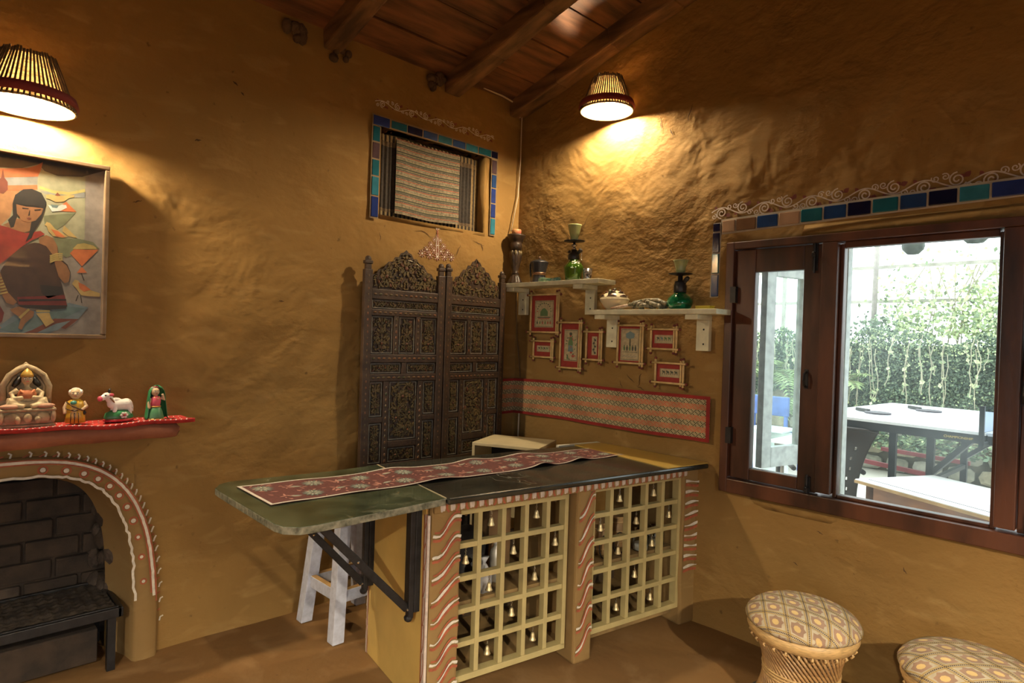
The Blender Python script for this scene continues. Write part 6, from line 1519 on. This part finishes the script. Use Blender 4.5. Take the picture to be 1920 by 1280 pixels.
t = tag(MB(MR).tube([(.072, .945, .012), (.07, .86, .012), (.068, .70, .012)], .006, 6).build('wall_pipe', WHITEC, smooth=True, loc=(-.012, -.07, .7)), 'short pale pipe on the wall under the woven mat', 'pipe')
# ---------------------------------------------------------------- the terrace outside the window
ZG = .12
PAVE = mat('pale_terrace', (0.62, 0.58, 0.50), .8, var=.08, scale=3, bump=.002)
q = MB(); q.box(.36, 16, -9, 9, ZG - .2, ZG); struct(q.build('terrace', PAVE), 'pale paved terrace outside the window')
RETB = mat('retaining_earth', (0.10, 0.085, 0.055), .95, var=.2)
ret = thing('retaining_wall', (4.75, -.8, ZG), 'rough stone retaining wall under the ivy', 'wall')
q = MB(); q.box(4.72, 5.2, -4.5, 3.0, ZG, 1.50); q.build('earth_core', RETB, ret)
STN = [mat('stone_grey', (0.27, 0.26, 0.20), .9, var=.15, scale=12, bump=.006, bscale=18), mat('stone_buff', (0.33, 0.29, 0.20), .9, var=.15, scale=12, bump=.006, bscale=18), mat('stone_pale', (0.40, 0.38, 0.32), .9, var=.12, scale=12, bump=.006, bscale=18)]
z = ZG + .0; row = 0
while z < .95:
    h = R.uniform(.13, .19); y = -2.9 + R.uniform(-.1, .1)
    while y < 1.2:
        w = R.uniform(.16, .34); q = MB(); n = 9; d = R.uniform(.03, .075)
        o = [(y + w / 2 + (w / 2 - .010) * math.copysign(abs(math.cos(2 * PI * k / n)) ** .6, math.cos(2 * PI * k / n)) * R.uniform(.9, 1), z + h / 2 + (h / 2 - .008) * math.copysign(abs(math.sin(2 * PI * k / n)) ** .6, math.sin(2 * PI * k / n)) * R.uniform(.9, 1)) for k in range(n)]
        cy, cz = y + w / 2, z + h / 2
        vs = [(4.73, a, b) for a, b in o] + [(4.72 - d * .7, a, b) for a, b in o] + [(4.72 - d, cy + (a - cy) * .72, cz + (b - cz) * .72) for a, b in o]
        q.add(vs, [tuple(range(2 * n, 3 * n))[::-1]] + [(L0 * n + k, L0 * n + (k + 1) % n, (L0 + 1) * n + (k + 1) % n, (L0 + 1) * n + k) for L0 in range(2) for k in range(n)])
        q.build('stone', R.choice(STN), ret, smooth=False); y += w
    z += h; row += 1
LEAFM = [mat('ivy_mid', (0.11, 0.16, 0.095), .6, var=.2), mat('ivy_dark', (0.06, 0.095, 0.06), .6, var=.2), mat('ivy_light', (0.22, 0.29, 0.16), .6, var=.2), mat('leaf_yellow', (0.52, 0.62, 0.32), .6, var=.15), mat('dry_stem', (0.40, 0.37, 0.26), .8)]
def leaf3(q, p, s_, k, nrm=(-1, 0, 0), spread=.9):
    n = Vector(nrm) + Vector((R.uniform(-1, 1), R.uniform(-1, 1), R.uniform(-.3, 1))) * spread; n.normalize()
    x = n.cross(Vector((R.uniform(-1, 1), R.uniform(-1, 1), R.uniform(-1, 1)))).normalized(); y = n.cross(x); q.k = k
    q.add([Vector(p) - x * s_ * .5, Vector(p) + y * s_ * .34, Vector(p) + x * s_ * .6, Vector(p) - y * s_ * .34], [(0, 1, 2, 3)])
q = MB()
for i in range(42000):
    y = R.uniform(-3.0, 1.3); zt = 1.60 + .05 * math.sin(y * 5) + .04 * math.sin(y * 13); zb = .78 + .08 * math.sin(y * 3 + 1) + .05 * math.sin(y * 11)
    z = zb + (zt - zb) * R.random() ** .85
    leaf3(q, (4.66 - R.random() * .12 + (.05 if z > 1.5 else 0) * R.random(), y, z), R.uniform(.015, .036), R.choices((0, 1, 2, 3), (5, 3.4, 2.4, .4 if z < 1.4 else 3))[0])
for i in range(1300):                                  # plants at the foot of the stones
    y = -1.35 + R.gauss(0, .38); z = .40 + abs(R.gauss(0, .16)); leaf3(q, (4.45 + R.uniform(-.15, .15), y, z), R.uniform(.03, .07), R.choices((0, 2, 3), (3, 3, 1))[0], (-.3, 0, 1))
o = tag(q.build('ivy', LEAFM, loc=(4.6, -.8, .7)), 'dense small-leaved ivy covering the bank outside the window', 'ivy'); o['kind'] = 'stuff'
q = MB(); q.k = 4
for i in range(46):
    y = R.uniform(-2.2, .6); z = 1.50 + R.uniform(-.1, .12); L_ = R.uniform(.2, .7); pts = [(4.50 - .04 * R.random(), y, z)]
    for k in range(5): pts.append((pts[-1][0] - .01, pts[-1][1] + R.uniform(-.03, .03), pts[-1][2] - L_ / 5))
    q.tube(pts, .0045, 4)
    for k in range(5): leaf3(q, pts[R.randrange(1, 6)], R.uniform(.03, .065), R.choice((2, 3))); q.k = 4
o = tag(q.build('hanging_creeper', LEAFM, loc=(4.5, -.8, 1.5)), 'pale creeper stems hanging over the ivy bank', 'creeper'); o['kind'] = 'stuff'
# fence above the bank with a climbing vine
FEN = mat('faded_fence', (0.42, 0.40, 0.34), .8, var=.1)
t = thing('terrace_fence', (5.0, -.9, 1.5), 'faded wire and rail fence on top of the bank', 'fence')
for z in (2.00, 2.39):
    q = MB(); q.bar((5.0, -4, z), (5.0, 2.5, z - .03), .03, .035); q.build('rail', FEN, t)
for y in (-3.6, -2.05, .30, 1.9):
    q = MB(); q.bar((5.0, y, 1.45), (5.0, y, 2.42), .04, .04); q.build('post', FEN, t)
t = thing('steel_pole', (4.85, -.78, 1.4), 'slim pale pole rising out of the ivy', 'pole')
q = MB(); q.tube([(4.85, -.77, 1.45), (4.85, -.80, 3.6)], .028, 10); q.build('pole', mat('pole_paint', (0.40, 0.36, 0.33), .6), t, smooth=True)
q = MB(); q.tube([(4.85, -.77, 1.5), (4.85, -.77, 1.56)], .045, 10); q.build('collar', FEN, t, smooth=True)
q = MB()
for i in range(1700):
    y = -1.95 + abs(R.gauss(0, .42)) if R.random() < .75 else -1.05 + R.gauss(0, .14); z = 1.58 + abs(R.gauss(0, .36))
    leaf3(q, (4.95 + R.uniform(-.12, .12), y, z), R.uniform(.030, .062), R.choices((2, 3), (1, 2.5))[0])
for i in range(240):
    y = -.80 + R.gauss(0, .12); z = 1.60 + abs(R.gauss(0, .09)); leaf3(q, (4.80 + R.uniform(-.1, .1), y, z), R.uniform(.03, .06), R.choices((0, 2), (2, 1))[0])
q.k = 4
for i in range(14):
    y = R.uniform(-2.0, -1.0); q.tube([(4.95, y, 1.5), (4.94, y + R.uniform(-.15, .15), 1.9), (4.95, y + R.uniform(-.25, .25), 2.35)], .006, 4)
o = tag(q.build('climbing_vine', LEAFM, loc=(4.95, -1.5, 1.5)), 'sparse yellow green vine climbing the fence above the ivy', 'vine'); o['kind'] = 'stuff'
# ferns by the left sash
def fern(x, y, z, n, ln, label, seed):
    rr = random.Random(seed); t = thing('fern', (x, y, z), label, 'fern', 'long-fronded ferns against the bank')
    FG = [mat('fern_green', (0.22, 0.30, 0.11), .6, var=.15), mat('fern_stem', (0.20, 0.17, 0.07), .7)]
    for k in range(n):
        a = rr.uniform(1.8, 4.4); el = rr.uniform(.7, 1.35); q = MB(); pts = []
        for j in range(9):
            f = j / 8; e = el - 1.5 * f; pts.append(Vector((x, y, z)) if j == 0 else pts[-1] + Vector((math.cos(a) * math.cos(e), math.sin(a) * math.cos(e), math.sin(e))) * ln / 8)
        q.k = 1; q.tube(pts, [.006 * (1 - j / 10) for j in range(9)], 4); q.k = 0
        for j in range(1, 9):
            for m_ in (0, .5):
                p = pts[j - 1] + (pts[j] - pts[j - 1]) * m_; d = (pts[j] - pts[j - 1]).normalized(); s_ = d.cross(Vector((0, 0, 1))).normalized(); w = .11 * math.sin(PI * (j / 9.2)) + .02
                for sg in (-1, 1): q.add([p, p + s_ * sg * w * .5 + d * .022, p + s_ * sg * w + d * .03 - Vector((0, 0, .02)), p + s_ * sg * w * .5 - d * .006], [(0, 1, 2, 3)])
        q.build('frond', FG, t)
fern(4.35, .10, 1.00, 13, .75, 'upper fern on the bank seen through the left sash', 1)
fern(4.20, -.22, .70, 12, .65, 'lower fern beside the mullion outside', 2)
fern(4.5, .55, .95, 10, .8, 'fern on the bank behind the opened outer shutter', 3)
fern(4.45, -.62, 1.02, 7, .42, 'small fern growing out of the ivy behind the ping pong table', 4)
# table tennis table
tt = thing('table_tennis_table', (2.2, -2.0, ZG), 'white topped table tennis table with a black frame on the terrace', 'table')
wd_ = Vector((.9965, -.084, 0)); ld = Vector((.084, .9965, 0))        # across, along (towards the left)
NP = Vector((1.405, -2.385, 0)); MT = frame(NP, wd_, ld, (0, 0, 1)); TW = 1.50; TL = 1.03; TZ = 1.0
TTOP = mat('ping_pong_top', (0.70, 0.73, 0.76), .35, var=.02); TFR = mat('table_black_steel', (0.02, 0.022, 0.028), .45, metal=.3); TRED = mat('red_tube', (0.22, 0.03, 0.035), .5)
q = MB(MT); q.box(0, TW, .004, TL, TZ - .018, TZ); q.build('table_half', TTOP, tt, bevel=.002)
q = MB(MT); q.box(0, TW, -1.37, -.004, TZ - .018, TZ); q.build('table_half', mat('ping_pong_top_blue', (0.55, 0.62, 0.74), .35, var=.02), tt, bevel=.002)
q = MB(MT)
for y0, y1 in ((.004, TL), (-1.37, -.004)):
    q.box(.002, .03, y0, y1, TZ - .068, TZ - .019); q.box(TW - .03, TW - .002, y0, y1, TZ - .068, TZ - .019); q.box(.03, TW - .03, y1 - .03, y1, TZ - .06, TZ - .019); q.box(.03, TW - .03, y0, y0 + .03, TZ - .06, TZ - .019)
q.build('apron', TFR, tt)
cu = bpy.data.curves.new('lettering', 'FONT'); cu.body = 'CHAMPIONSHIP'; cu.size = .020; cu.extrude = .0008; cu.align_x = 'CENTER'
to = bpy.data.objects.new('lettering_tmp', cu); C.objects.link(to); bpy.context.view_layer.update()
lm = bpy.data.meshes.new_from_object(to.evaluated_get(bpy.context.evaluated_depsgraph_get())); bpy.data.objects.remove(to)
q = MB(MT @ frame((.0005, .135, TZ - .052), (0, -1, 0), (0, 0, 1), (-1, 0, 0))); q.add([tuple(v.co) for v in lm.vertices], [tuple(p.vertices) for p in lm.polygons]); q.build('gold_lettering', mat('gold_letters', (0.55, 0.40, 0.10), .5), tt)
bpy.data.meshes.remove(lm)
def tleg(name, p, q_, m=TFR, w=.04):
    q = MB(); q.bar(p, q_, w, w); return q.build(name, m, tt)
tleg('leg', (1.76, -1.83, ZG), (1.76, -1.83, TZ - .06)); tleg('leg', (1.62, -2.075, ZG), (1.62, -2.075, TZ - .06)); tleg('leg', (2.70, -2.05, ZG), (2.70, -2.05, TZ - .06)); tleg('leg', (2.60, -2.95, ZG), (2.60, -2.95, TZ - .06))
tleg('leg', (1.55, -2.95, ZG), (1.55, -2.95, TZ - .06))
tleg('brace', (1.62, -2.075, .68), (1.56, -2.30, TZ - .06), w=.03); tleg('brace', (2.70, -2.05, .66), (2.62, -2.38, TZ - .06), w=.03); tleg('brace', (1.62, -2.075, .64), (2.70, -2.05, .60), w=.028)
tleg('red_tube', (2.88, -1.45, .62), (2.86, -2.06, .60), TRED, .03); tleg('red_tube', (2.5, -1.38, .565), (2.48, -1.88, .53), TRED, .032)
q = MB(MT); q.box(-.09, TW + .09, -.003, .003, TZ + .004, TZ + .15); nt_ = q.build('net', pane_mat('net_mesh', (0.62, 0.66, 0.74), 0.02), tt)
q = MB(MT); q.box(-.10, -.085, -.012, .012, TZ - .06, TZ + .155); q.box(-.10, .03, -.012, .012, TZ - .07, TZ - .05); q.box(TW + .085, TW + .10, -.012, .012, TZ - .06, TZ + .155); q.build('net_post', TFR, tt)
for x, y, an, lab in ((1.93, -1.62, -.5, 'bat lying on the ping pong table, nearer the window'), (2.50, -1.80, -.6, 'bat lying on the ping pong table, nearer the ivy')):
    t = thing('table_tennis_bat', (x, y, TZ), lab, 'bat', 'bats on the table tennis table'); Mb_ = Matrix.Translation((x, y, TZ)) @ Matrix.Rotation(an + PI / 2, 4, 'Z')
    q = MB(Mb_); q.prism(disc(-.085, 0, .085, 24, .078), .0005, .012); q.build('blade', mat('bat_rubber', (0.06, 0.05, 0.06), .6), t, bevel=.002)
    q = MB(Mb_); q.bar((-.01, 0, .012), (.10, 0, .014), .026, .022); q.build('handle', mat('bat_handle', (0.03, 0.025, 0.02), .5), t, bevel=.003)
# brown plastic chair
t = thing('plastic_chair', (1.45, -1.56, ZG), 'brown woven-look plastic chair beside the ping pong table', 'chair')
CHB = mat('brown_plastic', (0.030, 0.019, 0.015), .35, var=.1)
Mch = frame((1.432, -1.535, ZG), (.6, -.8, 0), (.8, .6, 0), (0, 0, 1))      # back of the chair towards the room
def back(u, v):
    hw = .165 + .085 * v ** 2.2; s_ = 2 * u - 1
    return (hw * s_ + .01, -.03 - .10 * v * v + .05 * (1 - s_ * s_), .30 + .50 * v + .012 * (1 - s_ * s_) * v)
q = MB(Mch); q.grid(back, 40, 44, skip=lambda i, j: (i % 6 in (2, 3)) and (j % 6 in (2, 3)) and 4 < j < 37 and 2 < i < 38 and i % 6 == 2 + (j // 6) % 2)
q.build('backrest', CHB, t, smooth=True, mods=[('SOLIDIFY', dict(thickness=.014, offset=0))])
q = MB(Mch); q.tube([back(k / 20, 1.0) for k in range(21)], .012, 8); q.build('top_rim', CHB, t, smooth=True)
q = MB(Mch); q.grid(lambda u, v: (-.20 + .40 * u, -.02 + .42 * v, .315 - .02 * math.sin(PI * u) + .015 * v), 12, 12); q.build('seat', CHB, t, smooth=True, mods=[('SOLIDIFY', dict(thickness=.02))])
for x_ in (-.18, .18):
    for y_ in (.0, .37):
        q = MB(Mch); q.bar((x_, y_, .31), (x_ * 1.15, y_ + (.03 if y_ > .1 else -.03), 0), .035, .035); q.build('leg', CHB, t)
for x_ in (-.215, .215):
    q = MB(Mch); q.tube([(x_, -.03, .52), (x_, .12, .53), (x_, .33, .52), (x_, .37, .46), (x_, .37, .31)], .016, 8); q.build('arm', CHB, t, smooth=True)
# low wooden table in front of the window
t = thing('wooden_table', (1.2, -2.5, ZG), 'pale topped wooden table with a reddish apron close outside the window', 'table')
e1 = Vector((-.36, -.727, 0)).normalized(); e2 = Vector((.568, -.251, 0)).normalized(); e2 = (e2 - e1 * e2.dot(e1)).normalized()
Mw = frame((.975, -1.85, 0), e1, e2, (0, 0, 1)); TPW = mat('white_table_top', (0.92, 0.92, 0.92), .4, var=.03); WA = mat('table_red_wood', (0.30, 0.13, 0.055), .5, rgb2=(0.17, 0.07, 0.03), scale=5, stretch=(1, 1, 4)); WT = .70; ln_, dp_ = 1.0, .60
q = MB(Mw); q.box(0, ln_, 0, dp_, WT - .02, WT); tp = q.build('table_top', TPW, t, bevel=.003)
q = MB(Mw); q.box(-.002, ln_, -.003, .0, WT - .022, WT - .006); q.box(-.003, 0, 0, dp_, WT - .022, WT - .006); q.build('wood_edge', mat('pale_wood_edge', (0.50, 0.30, 0.12), .5), tp)
q = MB(Mw); q.box(.03, ln_, .065, .073, WT, WT + .0012); q.build('groove', mat('dark_groove', (0.05, 0.04, 0.05), .6), tp)
q = MB(Mw); q.box(.05, ln_ - .05, .03, .05, WT - .17, WT - .02); q.box(.05, ln_ - .05, dp_ - .05, dp_ - .03, WT - .17, WT - .02); q.box(.05, .07, .05, dp_ - .05, WT - .17, WT - .02); q.build('apron', WA, t)
for a in (.05, ln_ - .10):
    for b in (.03, dp_ - .08):
        q = MB(Mw); q.box(a, a + .05, b, b + .05, ZG, WT - .02); q.build('leg', WA, t)
# second low table, crate and blue chair glimpsed through the left sash
t = thing('low_table', (2.62, -.98, ZG), 'white topped low table glimpsed between the left sash and the mullion', 'table')
q = MB(); q.box(2.35, 2.95, -1.30, -.74, .62, .645); q.build('table_top', TPW, t, bevel=.003); q = MB(); q.box(2.38, 2.92, -1.27, -.77, .54, .62); q.build('apron', mat('greyed_wood', (0.24, 0.19, 0.15), .7, var=.15), t)
for x in (2.40, 2.86):
    for y in (-1.25, -.83): q = MB(); q.box(x, x + .05, y, y + .05, ZG, .54); q.build('leg', MATS['greyed_wood'], t)
t = thing('white_crate', (3.25, -.36, ZG), 'white plastic storage tub glimpsed through the left sash', 'tub')
q = MB(); q.lathe([(.15, 0), (.16, .01), (.18, .44), (.19, .45), (.19, .475), (.17, .48), (.001, .485)], (3.25, -.36, ZG), 4, wob=lambda a, z: 1.1); q.build('tub', mat('tub_white', (0.62, 0.70, 0.70), .4), t, bevel=.01); q = MB(); q.box(3.06, 3.44, -.55, -.17, ZG + .485, ZG + .505); q.build('lid', MATS['tub_white'], t, bevel=.004)
t = thing('blue_chair', (3.7, -.22, ZG), 'blue plastic chair glimpsed through the left sash', 'chair'); BLU = mat('blue_plastic', (0.07, 0.14, 0.42), .4)
q = MB(); q.box(3.50, 3.53, -.42, -.02, .72, .92); q.build('backrest', BLU, t, bevel=.01); q = MB(); q.box(3.52, 3.92, -.42, -.02, .50, .53); q.build('seat', BLU, t, bevel=.01)
for x in (3.51, 3.88):
    for y in (-.40, -.06): q = MB(); q.box(x, x + .03, y, y + .03, ZG, .72 if x < 3.6 else .5); q.build('leg', BLU, t)
# hanging pots under a beam
q = MB(); q.bar((3.0, -3.4, 2.86), (3.0, -.6, 2.86), .06, .08); tag(q.build('pergola_beam', BEAM, loc=(3, -1.8, 2.86)), 'veranda beam outside that carries the hanging pots', 'beam')
for y, z, r, lab in ((-1.595, 2.30, .085, 'left round hanging pot outside the window top'), (-2.015, 2.375, .11, 'right round hanging pot outside the window top')):
    t = thing('hanging_pot', (3.0, y, z), lab, 'pot', 'hanging pots outside the window')
    q = MB(); q.lathe([(.001, -r * .75), (r * .5, -r * .68), (r * .9, -r * .25), (r, .1 * r), (r * .92, r * .5), (r * .80, r * .52), (r * .8, r * .3), (.001, r * .25)], (3.0, y, z), 22); q.build('pot', mat('mossy_pot', (0.055, 0.065, 0.05), .6, var=.3, scale=14), t, smooth=True)
    q = MB()
    for k in range(3): a = 2 * PI * k / 3; q.tube([(3.0 + r * .9 * math.cos(a), y + r * .9 * math.sin(a), z + r * .5), (3.0, y, z + .30), (3.0, y, 2.84)], .003, 5)
    q.build('hanger_wire', IRON, t); q = MB()
    for k in range(40): leaf3(q, (3.0 + R.uniform(-r, r) * .7, y + R.uniform(-r, r) * .7, z + r * .5 + abs(R.gauss(0, .04))), .05, R.choice((0, 2)), (0, 0, 1))
    q.build('foliage', LEAFM, t)
